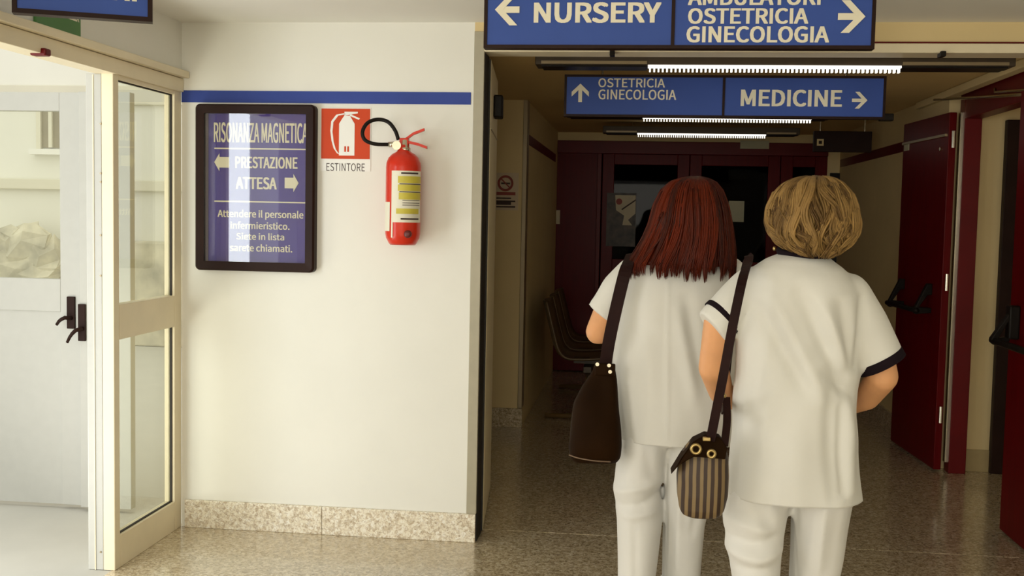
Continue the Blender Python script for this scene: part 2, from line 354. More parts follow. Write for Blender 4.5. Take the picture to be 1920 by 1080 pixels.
# ------------------------------------------------------------------ red doorway on the right
fr = thing('door_3', (XR-.03, 6.1, 0), 'dark red door frame with steel closer at the right', 'door', kind='structure')
MB().box(1.885, 1.985, 6.76, 6.86, 0, 2.30).build('jamb', M_redf, fr, .004)
MB().box(1.885, 1.985, 5.32, 5.42, 0, 2.30).build('jamb', M_redf, fr, .004)
MB().box(1.885, 1.985, 5.42, 6.76, 2.12, 2.30).build('frame_head', M_redf, fr, .004)
MB().box(1.872, 1.885, 6.80, 6.84, .06, 2.16).build('steel_edge', M_chrome, fr)
arm0 = PY(1745, 187, 6.2); arm1 = PY(1925, 177, 5.5)
MB().tube([PX(1752, 187, 1.80), PX(1830, 183, 1.83), PX(1935, 176, 1.87)], .008, 8).build('closer_arm', M_chrome, fr, smooth=True)
MB().tube([PX(1866, 166, 1.87), PX(1866, 173, 1.865), PX(1935, 168, 1.87)], .007, 8).build('closer_rod', M_chrome, fr, smooth=True)
MB().box(2.14, 2.36, 6.80, 6.849, 0, 2.12).build('dark_upright', M_dkbrown, fr, .004)  # plain dark upright against the wall seen through the doorway
# cable trunking where wall meets ceiling
tr = thing('cable_trunking', (1.8, 5.2, 2.2), 'pale cable trunking along the hall ceiling above the red doors', 'trunking')
MB().box(1.80, 1.86, 5.05, 7.6, HC-.045, HC-.002).build('duct', M_hall, tr, .004)
MB().box(1.90, 1.94, 5.05, 7.6, HC-.03, HC-.002).build('conduit', M_alud, tr, .004)

def panic(parent, x, y0, y1, z, s=-1):
    """push bar on a leaf lying along y, sticking out to -x"""
    for yy in (y0, y1):
        MB().box(x, x+s*.05, yy-.03, yy+.03, z-.06, z+.10).build('bar_mount', M_black, parent, .008)
        MB().prism_y([(x+s*.03, z+.06), (x+s*.05, z+.06), (x+s*.125, z-.06), (x+s*.11, z-.09), (x+s*.04, z-.07), (x+s*.04, z-.05), (x+s*.09, z-.055)], yy-.02, yy+.02).build('bar_arm', M_black, parent, .004)
    MB().tube([(x+s*.105, y0-.03, z-.07), (x+s*.105, y1+.03, z-.07)], .016, 10).build('push_bar', M_black, parent, smooth=True)

d = thing('door_leaf', (1.85, 7.2, 0), 'dark red hall door leaf swung open against the far right wall', 'door')
a = math.atan2(7.66-6.80, 1.79-1.85)
Mx = Matrix.Translation((1.852, 6.80, 0)) @ Matrix.Rotation(a-math.pi/2, 4, 'Z')
MB(Mx).box(-.045, 0, 0, .87, .012, 2.16).build('panel', M_red, d, .004)
MB(Mx).box(-.049, -.045, .74, .84, 1.98, 2.03).build('door_plate', M_paperw, d)
MB(Mx).box(-.06, -.045, .02, .85, 2.02, 2.035).build('top_rail_strip', M_alud, d)
MB(Mx).lathe((-.05, .12, 1.95), [(.012, -.004), (.012, .006)], 12, 'x').build('rivet', M_chrome, d)
for yy in (.3, 1.1, 1.95): MB(Mx).lathe((-.02, -.012, yy), [(.011, 0), (.011, .1)], 10).build('hinge', M_chrome, d)
mb = MB(Mx)
for yy in (.70, .16): mb = MB(Mx).prism_y([(-.045, 1.13), (-.075, 1.13), (-.155, .96), (-.14, .94), (-.045, .95), (-.045, .98), (-.12, .985), (-.07, 1.06), (-.045, 1.06)], yy, yy+.04); mb.build('bar_arm', M_black, d, .004)
MB(Mx).tube([(-.14, .14, .965), (-.14, .76, .965)], .016, 10).build('push_bar', M_black, d, smooth=True)

d = thing('door_leaf', (1.80, 5.1, 0), 'bright dark red door leaf cut by the right picture edge', 'door')
MB().box(1.792, 1.837, 4.62, 5.52, .012, 2.14).build('panel', M_red, d, .004)
MB().box(1.797, 1.832, 5.518, 5.524, .02, 2.13).build('edge_strip', M_dkbrown, d)
panic(d, 1.792, 4.75, 5.40, 1.02)
for zz in (.3, 1.1, 1.9): MB().lathe((1.815, 4.61, zz), [(.011, 0), (.011, .1)], 10).build('hinge', M_chrome, d)

# cream folding leaf at the left side of the opening
jl = thing('door_4', (-.80, 5.4, 0), 'narrow tan door leaf folded back beside the corner guard', 'door', kind='structure')
a0 = (-.697, 5.03); a1 = (-.773, 5.85); an = math.atan2(a1[1]-a0[1], a1[0]-a0[0])-math.pi/2
Mx = Matrix.Translation((a0[0], a0[1], 0)) @ Matrix.Rotation(an, 4, 'Z')
MB(Mx).box(-.05, 0, 0, .83, .012, 2.21).build('panel', mat('cream_folding_leaf', (.90, .80, .54), .5, noise=.02), jl, .004)
MB(Mx).box(-.045, -.002, -.012, 0, .012, 2.21).build('edge_gasket', M_gap, jl)
pp = PY(925, 203, 5.5)
MB(Mx).box(0, .045, .30, .42, pp[2]-.06, pp[2]+.05).build('hold_open_catch', M_black, jl, .008)
MB(Mx).box(0, .004, .02, .8, 1.895, 1.9).build('seam', M_alud, jl)

# ------------------------------------------------------------------ glazed entrance on the left
def pl(z0, z1, y0, y1, x0=XL-.05, x1=XL): return MB().box(x0, x1, y0, y1, z0, z1)
sd = thing('window_1', (XL-.03, 4.55, 0), 'cream aluminium sidelight with two panes beside the entrance', 'window', kind='structure')
PN = 4.215; PF = 4.875
pl(0, 2.04, PN, 4.262).build('stile', M_alu, sd, .003)
pl(0, 2.04, 4.80, PF).build('stile', M_alu, sd, .003)
pl(0, .137, 4.262, 4.80).build('bottom_rail', M_alu, sd, .003)
pl(.955, 1.10, 4.262, 4.80).build('mid_rail', M_alu, sd, .003)
pl(2.016, 2.04, 4.262, 4.80).build('top_rail', M_alu, sd, .003)
for (z0, z1) in ((.137, .955), (1.10, 2.016)):
    MB().box(XL-.03, XL-.024, 4.262, 4.80, z0, z1).build('pane', M_glass, sd)
    MB().box(XL-.022, XL-.012, 4.795, 4.80, z0, z1).box(XL-.022, XL-.012, 4.262, 4.80, (z0 if z0 < .5 else z1-.005), (z0+.005 if z0 < .5 else z1)).build('gasket', M_gap, sd)
hd = thing('trim_8', (XL, 4.1, 2.04), 'tan aluminium header beam over the entrance doors', 'trim', kind='structure')
MB().box(XL-.08, XL+.012, 3.0, PF, 2.034, 2.095).build('beam', M_alu, hd, .003)
MB().box(XL-.08, XL+.04, 3.0, PF+.0, 2.097, 2.128).build('top_cap', M_alu, hd, .004)
p = PX(82, 96, XL+.012)
MB().box(XL-.03, XL+.03, p[1]-.02, p[1]+.02, 2.026, 2.052).build('door_catch', M_redf, hd, .006)
# white entrance post and the leaf standing open outside
po = thing('trim_9', (XL-.06, PN, 0), 'white entrance post with small screws', 'trim', kind='structure')
xq = PY(163, 600, PN)[0]
MB().box(xq, XL-.05, PN, PN+.06, 0, 2.034).build('post', M_lgrey, po, .003)
MB().box(xq+.03, xq+.034, PN-.003, PN, 0, 2.03).build('groove', M_alu, po)
for py_ in (232, 325, 341, 441, 517, 1035):
    p = PY(189, py_, PN); MB().lathe((p[0], PN-.003, p[2]), [(.004, 0), (.004, .004)], 8, 'y').build('screw', M_alud, po)
OY = 5.06
dl = thing('door_1', (-2.9, OY, 0), 'white glazed outer entrance leaf with black lever handle', 'door', kind='structure')
xs = PY(113, 500, OY)[0]; xe = PY(150, 500, OY)[0]; zr = PY(60, 522, OY)[2]
MB().box(xs, xe, OY, OY+.05, .02, 2.05).build('stile', M_lgrey, dl, .003)
MB().box(xs-.85, xs-.75, OY, OY+.05, .02, 2.05).build('stile', M_lgrey, dl, .003)
MB().box(xs-.75, xs, OY, OY+.05, zr-.16, zr).build('mid_rail', M_lgrey, dl, .003)
MB().box(xs-.75, xs, OY, OY+.05, 1.96, 2.05).build('top_rail', M_lgrey, dl, .003)
MB().box(xs-.75, xs, OY+.01, OY+.04, .02, zr-.16).build('lower_panel', M_lgrey, dl)
MB().box(xs-.75, xs, OY+.02, OY+.026, zr, 1.96).build('pane', M_glass, dl)
MB().box(xe+.002, xe+.010, OY+.01, OY+.05, .03, 2.04).build('meeting_gasket', M_redf, dl)
def lever(px0, py0, px1, py1, Y, tipx, tipy, par, nm='handle_plate'):
    a = PY(px0, (py0+py1)/2, Y); b = PY(px1, (py0+py1)/2, Y); t = PY((px0+px1)/2, py0, Y); c = PY((px0+px1)/2, py1, Y)
    pt = MB().box(a[0], b[0], Y-.012, Y, c[2], t[2]).build(nm, M_dkbrown, par, .003)
    k = PY(px0+3, py0+(py1-py0)*.68, Y-.03); tip = PY(tipx, tipy, Y-.05); md = (k+tip)/2+np.array([0, -.015, .012])
    k2 = PY(px0+8, py0+(py1-py0)*.68, Y)
    MB().tube([k2, k, (k+md)/2+np.array([0, -.006, .006]), md, (md+tip)/2+np.array([0, 0, .004]), tip], [.009, .010, .010, .009, .008, .007], 10).build('lever', M_dkbrown, pt, smooth=True)
lever(127, 556, 142, 616, OY, 106, 609, dl)
d2 = thing('door_2', (-2.68, OY, 0), 'narrow white second entrance leaf beside the post with handle', 'door', kind='structure')
x2 = PY(166, 600, OY-.02)[0]
MB().box(xe+.012, x2+.22, OY-.03, OY+.02, .02, 2.05).build('panel', M_lgrey, d2, .003)
lever(148, 570, 162, 639, OY-.03, 126, 642, d2)
struct('outdoor_ground', MB().box(-14, XL-.0, -1, 20, -.06, -.002), mat('pale_paving', (.58, .57, .52), .8, noise=.03, nscale=4), 'pale paved forecourt outside the entrance', 'ground')

# building across the forecourt
bY = 11.5
M_rend = mat('pale_render', (.84, .83, .76), .9, noise=.03, nscale=1.2)
M_rend2 = mat('cream_render', (.75, .72, .60), .9, noise=.05, nscale=1.5)
M_stone = mat('rubble_stone', (.62, .58, .45), .9, noise=.35, nscale=3.5, bump=.3, bscale=12)
bd = thing('outdoor_building', (-6.6, bY, 0), 'pale rendered building with a shuttered window across the forecourt', 'building')
q = lambda x, y: PY(x, y, bY)
zl0, zl1 = q(60, 355)[2], q(60, 335)[2]; zs = q(60, 430)[2]
MB().box(-13, -3.0, bY, bY+.3, 0, 6.5).build('facade', M_rend, bd)
MB().box(-13, -3.0, bY-.08, bY, zl0, zl1).build('string_course', M_rend2, bd, .01)
MB().box(-13, -3.0, bY-.05, bY, q(60, 196)[2], q(60, 160)[2]).build('render_band', M_rend2, bd, .01)
MB().box(-13, -3.0, bY-.25, bY, 0, zs-.1).build('plinth', M_stone, bd, .02)
for k, (x, z, r) in enumerate([(20, 470, .35), (50, 455, .4), (85, 448, .42), (110, 470, .4), (5, 455, .3), (70, 490, .45), (30, 500, .42), (105, 500, .4)]):
    p = q(x, z); mb = MB().ball((p[0], bY-.35, p[2]-.05), (r*.75, r*.4, r*.6), 9, 6); mb.v = [(v[0]+rng.normal(0, .03), v[1]+rng.normal(0, .03), v[2]+rng.normal(0, .03)) for v in mb.v]
    mb.build('boulder', M_stone, bd)
wa, wb = q(80, 230)[0], q(116, 230)[0]; z0, z1 = q(98, 277)[2], q(98, 184)[2]
wn = MB().box(wa, wb, bY-.02, bY, z0, z1).build('window', mat('grey_brown_shutter', (.34, .30, .21), .6, noise=.12, nscale=4), bd)
MB().box(wa-.05, wa, bY-.05, bY, z0-.03, z1+.03).box(wb, wb+.05, bY-.05, bY, z0-.03, z1+.03).box(wa, wb, bY-.05, bY, z1, z1+.04).box((wa+wb)/2-.02, (wa+wb)/2+.02, bY-.05, bY, z0, z1).build('window_frame', M_rend2, wn)
MB().box(wa-.1, wb+.1, bY-.12, bY, z0-.08, z0-.02).build('sill', M_white, wn)

# ================================================================== SIGNS
def hang_sign(name, label, x0, x1, z0, z1, Y, div=None, ceil=CEIL, th=.05, M=None, fw=.012):
    o = thing(name, tuple(M.translation) if M else ((x0+x1)/2, Y, z0), label, 'sign')
    MB(M).box(x0, x1, Y, Y+th, z0, z0+fw).build('frame_rail', M_dkbrown, o)
    MB(M).box(x0, x1, Y, Y+th, z1-fw, z1).build('frame_rail', M_dkbrown, o)
    MB(M).box(x0, x0+fw, Y, Y+th, z0+fw, z1-fw).build('frame_end', M_dkbrown, o)
    MB(M).box(x1-fw, x1, Y, Y+th, z0+fw, z1-fw).build('frame_end', M_dkbrown, o)
    xs_ = [x0+fw]+([div-fw/2, div+fw/2] if div else [])+[x1-fw]
    for i in range(0, len(xs_), 2): MB(M).box(xs_[i], xs_[i+1], Y+.005, Y+th-.005, z0+fw, z1-fw).build('panel', M_blue, o)
    if div: MB(M).box(div-fw/2, div+fw/2, Y, Y+th, z0+fw, z1-fw).build('divider', M_dkbrown, o)
    for x in (x0+(x1-x0)*.12, x1-(x1-x0)*.12): MB(M).tube([(x, Y+th/2, z1-.002), (x, Y+th/2, ceil+.005)], .006, 8).build('hanger', M_chrome, o)
    return o
# first sign
S1 = 3.84
x0 = PY(907, 60, S1)[0]; x1 = PY(1641, 60, S1)[0]; z0 = PY(1270, 91, S1)[2]; z1 = z0+.238
sg = hang_sign('direction_sign', 'large blue hanging sign reading NURSERY above the hall opening', x0, x1, z0, z1, S1, PY(1262, 45, S1)[0])
f = S1+.003
ptext('NURSERY', 1001, 1240, 4, 43, f, M_letter, sg, bold=.035)
ptext('AMBULATORI', 1290, 1539, -21, 10, f, M_letter, sg, bold=.03)
ptext('OSTETRICIA', 1290, 1516, 15, 45, f, M_letter, sg, bold=.03)
ptext('GINECOLOGIA', 1287, 1555, 49, 80, f, M_letter, sg, bold=.03)
c = PY(951, 18, S1); arrow(c[0], c[2], f, 46/534, 58/534, 12/534, math.pi, M_letter, sg)
c = PY(1597, 31, S1); arrow(c[0], c[2], f, 48/534, 58/534, 12/534, 0, M_letter, sg)
# second sign
S2 = 5.62
x0 = PY(1058, 175, S2)[0]; x1 = PY(1661, 185, S2)[0]; z0 = PY(1360, 221, S2)[2]; z1 = PY(1360, 141, S2)[2]
sg = hang_sign('direction_sign', 'blue hanging sign reading MEDICINE further inside the hall', x0, x1, z0, z1, S2, PY(1357, 180, S2)[0], ceil=HC)
f = S2+.003
ptext('OSTETRICIA', 1122, 1247, 147, 164, f, M_letter, sg, bold=.015)
ptext('GINECOLOGIA', 1122, 1268, 168, 187, f, M_letter, sg, bold=.015)
ptext('MEDICINE', 1389, 1579, 168, 200, f, M_letter, sg, bold=.03)
k = 2050/S2
c = PY(1088, 174, S2); arrow(c[0], c[2], f, 34/k, 32/k, 7/k, math.pi/2, M_letter, sg)
c = PY(1612, 188, S2); arrow(c[0], c[2], f, 27/k, 30/k, 6/k, 0, M_letter, sg)
MB().box(x1-.02, x1+.045, S2+.01, S2+.06, z0-.005, z0+.03).build('end_bracket', M_black, sg, .004)
# third, unlit far sign
S3 = 8.6
x0 = PY(1526, 265, S3)[0]; x1 = PY(1635, 265, S3)[0]; z0 = PY(1580, 285, S3)[2]; z1 = PY(1580, 246, S3)[2]
sg = thing('direction_sign', ((x0+x1)/2, S3, z0), 'small unlit dark sign hanging deep in the corridor', 'sign')
MB().box(x0, x1, S3, S3+.05, z0, z1).build('box', M_dkbrown, sg, .004)
c = PY(1538, 267, S3); MB().box(c[0]-.025, c[0]+.025, S3-.004, S3, c[2]-.025, c[2]+.025).build('pictogram', M_hall, sg)
MB().box(c[0]-.012, c[0]+.012, S3-.006, S3-.004, c[2]-.012, c[2]+.012).build('pictogram_centre', M_dkbrown, sg)
for x in (x0+.05, x1-.05): MB().tube([(x, S3+.025, z1-.002), (x, S3+.025, HC+.005)], .006, 8).build('hanger', M_chrome, sg)
# corner sign top left, turned a little
zb = 2.105
A_ = PZ(22, 23, zb); B_ = PZ(286, 41, zb); an = math.atan2(B_[1]-A_[1], B_[0]-A_[0]); L_ = float(np.hypot(*(B_-A_)[:2]))
Mx = Matrix.Translation(tuple(A_)) @ Matrix.Rotation(an, 4, 'Z')
sg = hang_sign('direction_sign', 'blue sign in dark frame at the top left corner', 0, L_, 0, .225, 0, ceil=CEIL-zb, M=Mx, fw=.015)
sc = L_/265
text('NARI', .125*L_+.28*L_, L_*.885, .062, .165, .003, M_letter, sg, M=Mx, bold=.03)
# green exit sign on the left wall
M_green = mat('green_sign_face', (.055, .19, .035), .5, noise=.08, nscale=6)
a = PX(62, 30, XL); b = PX(146, 50, XL)
es = thing('exit_sign', (XL, (a[1]+b[1])/2, 2.13), 'green emergency exit sign on the wall above the entrance', 'sign')
MB().box(XL, XL+.012, a[1], b[1], 2.132, 2.30).build('panel', M_green, es, .002)
v, f_ = text_geo('USCITA DI SICUREZZA', .02); yy0, yy1 = a[1]+.02, b[1]-.015
MB().add([(XL+.0135, yy0+p[0]*(yy1-yy0), 2.185+p[1]*.03) for p in v], f_).build('lettering', M_letter, es)

# ================================================================== LAMPS
def lamp(Y, xa, xb, ya, xh0, xh1, label, yb=None):
    a = PY(xa, ya, Y); b = PY(xb, yb or ya, Y); z = (a[2]+b[2])/2
    h0 = PY(xh0, ya, Y)[0]; h1 = PY(xh1, ya, Y)[0]
    o = thing('ceiling_lamp', ((a[0]+b[0])/2, Y, z), label, 'lamp', 'linear ceiling lamps of the hall')
    MB().box(h0, h1, Y, Y+.16, z+.012, z+.07).build('housing', M_steel, o, .004)
    for (u0, u1) in ((h0+.03, a[0]-.005), (b[0]+.005, h1-.03)):
        MB().box(u0, u1, Y-.004, Y, z+.016, z+.03).build('side_strip', M_alud, o)
        MB().box(u0, u1, Y+.01, Y+.15, z+.004, z+.012).build('blank_cover', M_black, o)
    MB().box(a[0], b[0], Y-.004, Y+.05, z+.002, z+.012).build('tube', M_lampon, o)
    mb = MB(); n = 58
    for i in range(n):
        x = a[0]+(i+.5)*(b[0]-a[0])/n; mb.box(x-.004, x+.004, Y-.004, Y+.02, z-.020, z+.002)
    fo_ = mb.build('louvre_fins', M_lampon, o); fo_['kind'] = 'stuff'
    for x in (h0+.25, h1-.25): MB().tube([(x, Y+.08, z+.068), (x, Y+.08, HC+.005)], .008, 8).build('hanger', M_chrome, o)
    return o
lamp(5.25, 1215, 1690, 122, 1003, 1905, 'long dark lamp housing with lit louvre right behind the lintel', 133)
lamp(7.55, 1205, 1522, 220, 1060, 1560, 'lit ceiling lamp just under the MEDICINE sign', 227)
lamp(9.3, 1195, 1436, 251, 1130, 1500, 'lowest and furthest lit ceiling lamp in the hall', 256)

# ================================================================== NOTICE CASE
M_purple = mat('violet_notice_sheet', (.075, .052, .32), .5, spec=.2, noise=.06, nscale=5, stretch=(6, 1, .3))
x0 = PY(373, 350, WY)[0]; x1 = PY(595, 350, WY)[0]; z0 = PY(485, 508, WY)[2]; z1 = PY(485, 197, WY)[2]
nb = thing('notice_case', ((x0+x1)/2, WY, z0), 'black framed violet notice case reading RISONANZA MAGNETICA', 'notice board')
fw = .042; dp = .05
def rrect(a, b, c, d_, r, n=6):
    out = []
    for (cx_, cz_, q0) in ((b-r, d_-r, 0), (a+r, d_-r, 90), (a+r, c+r, 180), (b-r, c+r, 270)):
        out += [(cx_+r*math.cos(math.radians(q0+90*k_/n)), cz_+r*math.sin(math.radians(q0+90*k_/n))) for k_ in range(n+1)]
    return out
oo = rrect(x0, x1, z0, z1, .022); o2 = rrect(x0+.008, x1-.008, z0+.008, z1-.008, .016); ii = rrect(x0+fw, x1-fw, z0+fw, z1-fw, .004)
L3 = lambda p, y: [(q_[0], y, q_[1]) for q_ in p]
MB().rings([L3(oo, WY), L3(oo, WY-dp+.010), L3(o2, WY-dp), L3(ii, WY-dp+.004), L3(ii, WY), L3(oo, WY)], cap=False).build('frame', M_dkbrown, nb, smooth=False)
MB().box(x0+fw, x1-fw, WY-.02, WY-.001, z0+fw, z1-fw).build('backing', M_purple, nb)
MB().box(x0+fw, x0+fw+.012, WY-.024, WY-.02, z0+fw, z1-fw).build('side_strip', mat('grey_violet_trim', (.16, .12, .17), .5), nb)
gl = MB().box(x0+fw, x1-fw, WY-.040, WY-.036, z0+fw, z1-fw).build('glass', glassmat('case_glass', (.97, .97, .95), 1.78), nb)
Yt = WY-.021
ptext('RISONANZA MAGNETICA', 401, 577, 230, 268, Yt, M_letter, nb, bold=.03)
ptext('PRESTAZIONE', 441, 558, 294, 316, Yt, M_letter, nb, bold=.035)
ptext('ATTESA', 442, 519, 332, 355, Yt, M_letter, nb, bold=.035)
for yy in (278, 377): 
    a = PY(402, yy, Yt); b = PY(574, yy, Yt); MB().box(a[0], b[0], Yt-.001, Yt, a[2]-.003, a[2]+.003).build('rule', M_letter, nb)
ptext('Attendere il personale', 408, 569, 394, 412, Yt, M_letter, nb, bold=.03)
ptext('infermieristico.', 432, 543, 416, 430, Yt, M_letter, nb, bold=.03)
ptext('Siete in lista', 443, 533, 437, 450, Yt, M_letter, nb, bold=.03)
ptext('sarete chiamati.', 431, 548, 458, 472, Yt, M_letter, nb, bold=.03)
def blockarrow(px0, px1, py, h, sgn):
    a = PY(px0, py, Yt); b = PY(px1, py, Yt); k = 2050/WY; H = h/k; tip, tail = (a[0], b[0]) if sgn < 0 else (b[0], a[0])
    n = tip-sgn*H*.30
    MB().prism_y([(tip, a[2]), (n, a[2]+H/2), (n, a[2]+H*.3), (tail, a[2]+H*.3), (tail, a[2]-H*.3), (n, a[2]-H*.3), (n, a[2]-H/2)], Yt-.002, Yt).build('arrow', M_letter, nb)
blockarrow(402, 430, 304, 34, -1); blockarrow(534, 560, 343, 34, 1)

# ================================================================== EXTINGUISHER SIGN
M_sred = mat('red_sign_enamel', (.62, .065, .016), .5, spec=.2, noise=.04, nscale=6)
x0 = PY(603, 250, WY)[0]; x1 = PY(694, 250, WY)[0]; z0 = PY(648, 298, WY)[2]; z1 = PY(648, 204, WY)[2]
es = thing('extinguisher_sign', ((x0+x1)/2, WY, z0-.06), 'red pictogram plate over the word ESTINTORE', 'sign')
MB().box(x0-.004, x1+.004, WY-.003, WY, z0-.055, z1+.004).build('white_backing', M_white, es)
MB().box(x0, x1, WY-.005, WY-.003, z0, z1).build('red_field', M_sred, es)
cx = PY(651, 250, WY)[0]; W_ = x1-x0; H_ = z1-z0; yp = WY-.005
MB().prism_y([(cx-.036, z0+.015), (cx+.036, z0+.015), (cx+.036, z0+.70*H_), (cx+.022, z0+.80*H_), (cx+.014, z0+.86*H_), (cx-.012, z0+.86*H_), (cx-.022, z0+.80*H_), (cx-.036, z0+.70*H_)], yp-.002, yp).build('pictogram_bottle', M_white, es)
MB().prism_y([(cx-.012, z0+.86*H_), (cx+.05, z0+.91*H_), (cx+.05, z0+.94*H_), (cx-.012, z0+.94*H_)], yp-.002, yp).prism_y([(cx+.012, z0+.86*H_), (cx+.055, z0+.78*H_), (cx+.06, z0+.81*H_), (cx+.016, z0+.89*H_)], yp-.002, yp).build('pictogram_lever', M_white, es)
pts = [(cx-.01, z0+.90*H_), (cx-.045, z0+.87*H_), (cx-.068, z0+.74*H_), (cx-.072, z0+.55*H_), (cx-.066, z0+.35*H_), (cx-.056, z0+.20*H_), (cx-.04, z0+.10*H_)]
mb = MB(); ol = [(p[0]-.005, p[1]+.002) for p in pts]; il = [(p[0]+.005, p[1]-.002) for p in pts]
for i in range(len(pts)-1): mb.prism_y([ol[i], ol[i+1], il[i+1], il[i]], yp-.002, yp)
mb.build('pictogram_hose', M_white, es)
for k_ in (-1, 1): MB().box(cx+k_*.007-.004, cx+k_*.007+.004, yp-.003, yp-.002, z0+.14*H_, z0+.25*H_).build('pictogram_flame', M_sred, es)
ptext('ESTINTORE', 612, 684, 306, 321, WY-.0035, M_ink, es, bold=.0)

# ================================================================== FIRE EXTINGUISHER
M_xred = mat('red_extinguisher_enamel', (.64, .030, .010), .28, spec=.3, noise=.03, coat=.15)
M_label = mat('extinguisher_label_white', (.80, .76, .62), .5, noise=.02)
M_yel = mat('extinguisher_label_yellow', (.62, .52, .06), .5, noise=.06)
eY = WY-.11; k = 2050/eY
c0 = PY(756, 375, eY); ex = c0[0]; zb = PY(756, 459, eY)[2]; zt = PY(756, 284, eY)[2]; R = 33.5/k
fe = thing('fire_extinguisher', (ex, eY, zb), 'red fire extinguisher with black hose hung on the wall', 'fire extinguisher')
H = zt-zb
MB().lathe((ex, eY, zb), [(R*.30, .012), (R*.62, .006), (R*.72, .0), (R*.80, .008), (R*.95, .03), (R, .05), (R, H*.83), (R*.97, H*.88), (R*.86, H*.93), (R*.66, H*.97), (R*.42, H*.995), (R*.30, H*1.02), (.0201, H*1.07)], 36).build('cylinder', M_xred, fe, smooth=True)
def wrap(a0, a1, z0, z1, m, nm, off=.0012, par=None):
    rs = []; n = 14
    for zz in (z0, z1): rs.append([(ex+(R+off)*math.cos(a0+(a1-a0)*i/n), eY+(R+off)*math.sin(a0+(a1-a0)*i/n), zz) for i in range(n+1)])
    vs = rs[0]+rs[1]; n1 = n+1
    return MB().add(vs, [(i, i+1, i+1+n1, i+n1) for i in range(n)]).build(nm, m, par or fe, smooth=True)
rd = math.radians
zz = lambda py: PY(756, py, eY-R)[2]
lb = wrap(rd(-118), rd(-5), zz(417), zz(320), M_label, 'label')
for (pa, pb, a_, b_) in ((330, 343, -95, -8), (346, 358, -95, -8), (361, 374, -92, -8), (391, 401, -100, -20)): wrap(rd(a_), rd(b_), zz(pb), zz(pa), M_yel, 'yellow_field', .002, lb)
for (pa, pb, a_, b_) in ((323, 326, -85, -25), (344, 345.6, -90, -10), (359, 360.4, -90, -10), (409, 412, -85, -20), (375, 376, -80, -15), (380, 381, -80, -15), (384, 385, -80, -15)): wrap(rd(a_), rd(b_), zz(pb), zz(pa), M_ink, 'print_line', .0026, lb)
wrap(rd(-172), rd(-125), zz(434), zz(379), M_label, 'side_label')
wrap(rd(-118), rd(-112), zz(446), zz(380), M_label, 'label_tail')
c = PY(764, 439, eY-R); MB().lathe((c[0], eY-R+.012, c[2]), [(.001, -.016), (.014, -.016), (.017, -.011), (.017, .0)], 14, 'y').build('gauge', mat('dark_red_gauge', (.12, .01, .008), .4), fe, smooth=True)
vz = zt+H*.07
MB().lathe((ex+.006, eY, vz-.03), [(.024, 0), (.024, .016), (.019, .02), (.017, .05), (.012, .055)], 20).build('valve', M_chrome, fe, smooth=True)
MB().lathe((ex-.028, eY-.012, vz-.004), [(.02, -.012), (.02, .012)], 18, 'y').build('valve_gauge', M_chrome, fe)
pt = lambda x, y, dy=0: PY(x, y, eY+dy)
def lev(pts, name, w=.018):
    mb = MB(); rs = []
    for p in pts: rs.append([(p[0], p[1]-w/2, p[2]-.006), (p[0], p[1]+w/2, p[2]-.006), (p[0], p[1]+w/2, p[2]+.006), (p[0], p[1]-w/2, p[2]+.006)])
    mb.rings(rs).build(name, M_xred, fe, .001)
lev([pt(748, 272), pt(760, 262), pt(775, 251), pt(796, 243)], 'lever_top')
lev([pt(750, 266), pt(768, 267), pt(785, 271), pt(801, 277)], 'lever_bottom')
MB().box(ex-.018, ex+.022, eY-.014, eY+.014, vz-.002, vz+.03).build('valve_head', M_xred, fe, .004)
def cat(pts, n=8):
    P = [np.array(p, float) for p in pts]; P = [2*P[0]-P[1]]+P+[2*P[-1]-P[-2]]; out = []
    for i in range(1, len(P)-2):
        for j in range(n):
            t = j/n; a, b, c, d = P[i-1:i+3]
            out.append(.5*((2*b)+(c-a)*t+(2*a-5*b+4*c-d)*t*t+(3*b-a-3*c+d)*t**3))
    out.append(P[-2]); return out
MB().tube(cat([pt(747, 262), pt(741, 245), pt(728, 229), pt(709, 224), pt(690, 230, -.02), pt(680, 246, -.03), pt(684, 262, -.03), pt(703, 270, -.02), pt(730, 271)]), .0085, 10).build('hose', M_black, fe, smooth=True)
MB().tube([pt(729, 271), pt(741, 270)], .012, 12).build('nozzle', M_chrome, fe, smooth=True)
for hz in (.2, .75): MB().box(ex-.02, ex+.02, eY+R*.3, WY, zb+H*hz, zb+H*(hz+.05)).build('wall_bracket', M_steel, fe)

# ================================================================== NO SMOKING NOTICE
o, (a, b, c, t) = paper('no_smoking_notice', 926, 324, 972, 394, SY, mat('aged_notice_paper', (.66, .54, .38), .7, noise=.04), 'small no smoking notice on the narrow hall wall', 'notice')
W_, H_ = b-a, t-c; cx = (a+b)/2-.005; cz = c+.72*H_; rr = .048
MB().tube([(cx+rr*math.cos(q_), SY-.006, cz+rr*math.sin(q_)) for q_ in np.linspace(0, 2*math.pi, 24, endpoint=False)], .008, 6, closed=True).build('red_ring', M_printred, o)
MB().prism_y([(cx-.036, cz+.03), (cx-.03, cz+.036), (cx+.036, cz-.03), (cx+.03, cz-.036)], SY-.008, SY-.004).build('red_bar', M_printred, o)
MB().box(cx-.03, cx+.032, SY-.007, SY-.004, cz-.007, cz+.005).build('cigarette_print', M_ink, o)
for i, q_ in enumerate((.40, .30, .22, .14, .07)):
    MB().box(a+.02, b-.02-.03*(i % 2), SY-.006, SY-.004, c+q_*H_, c+q_*H_+(.022 if i in (0, 3) else .010)).build('print_line', M_ink if i else M_printred, o)

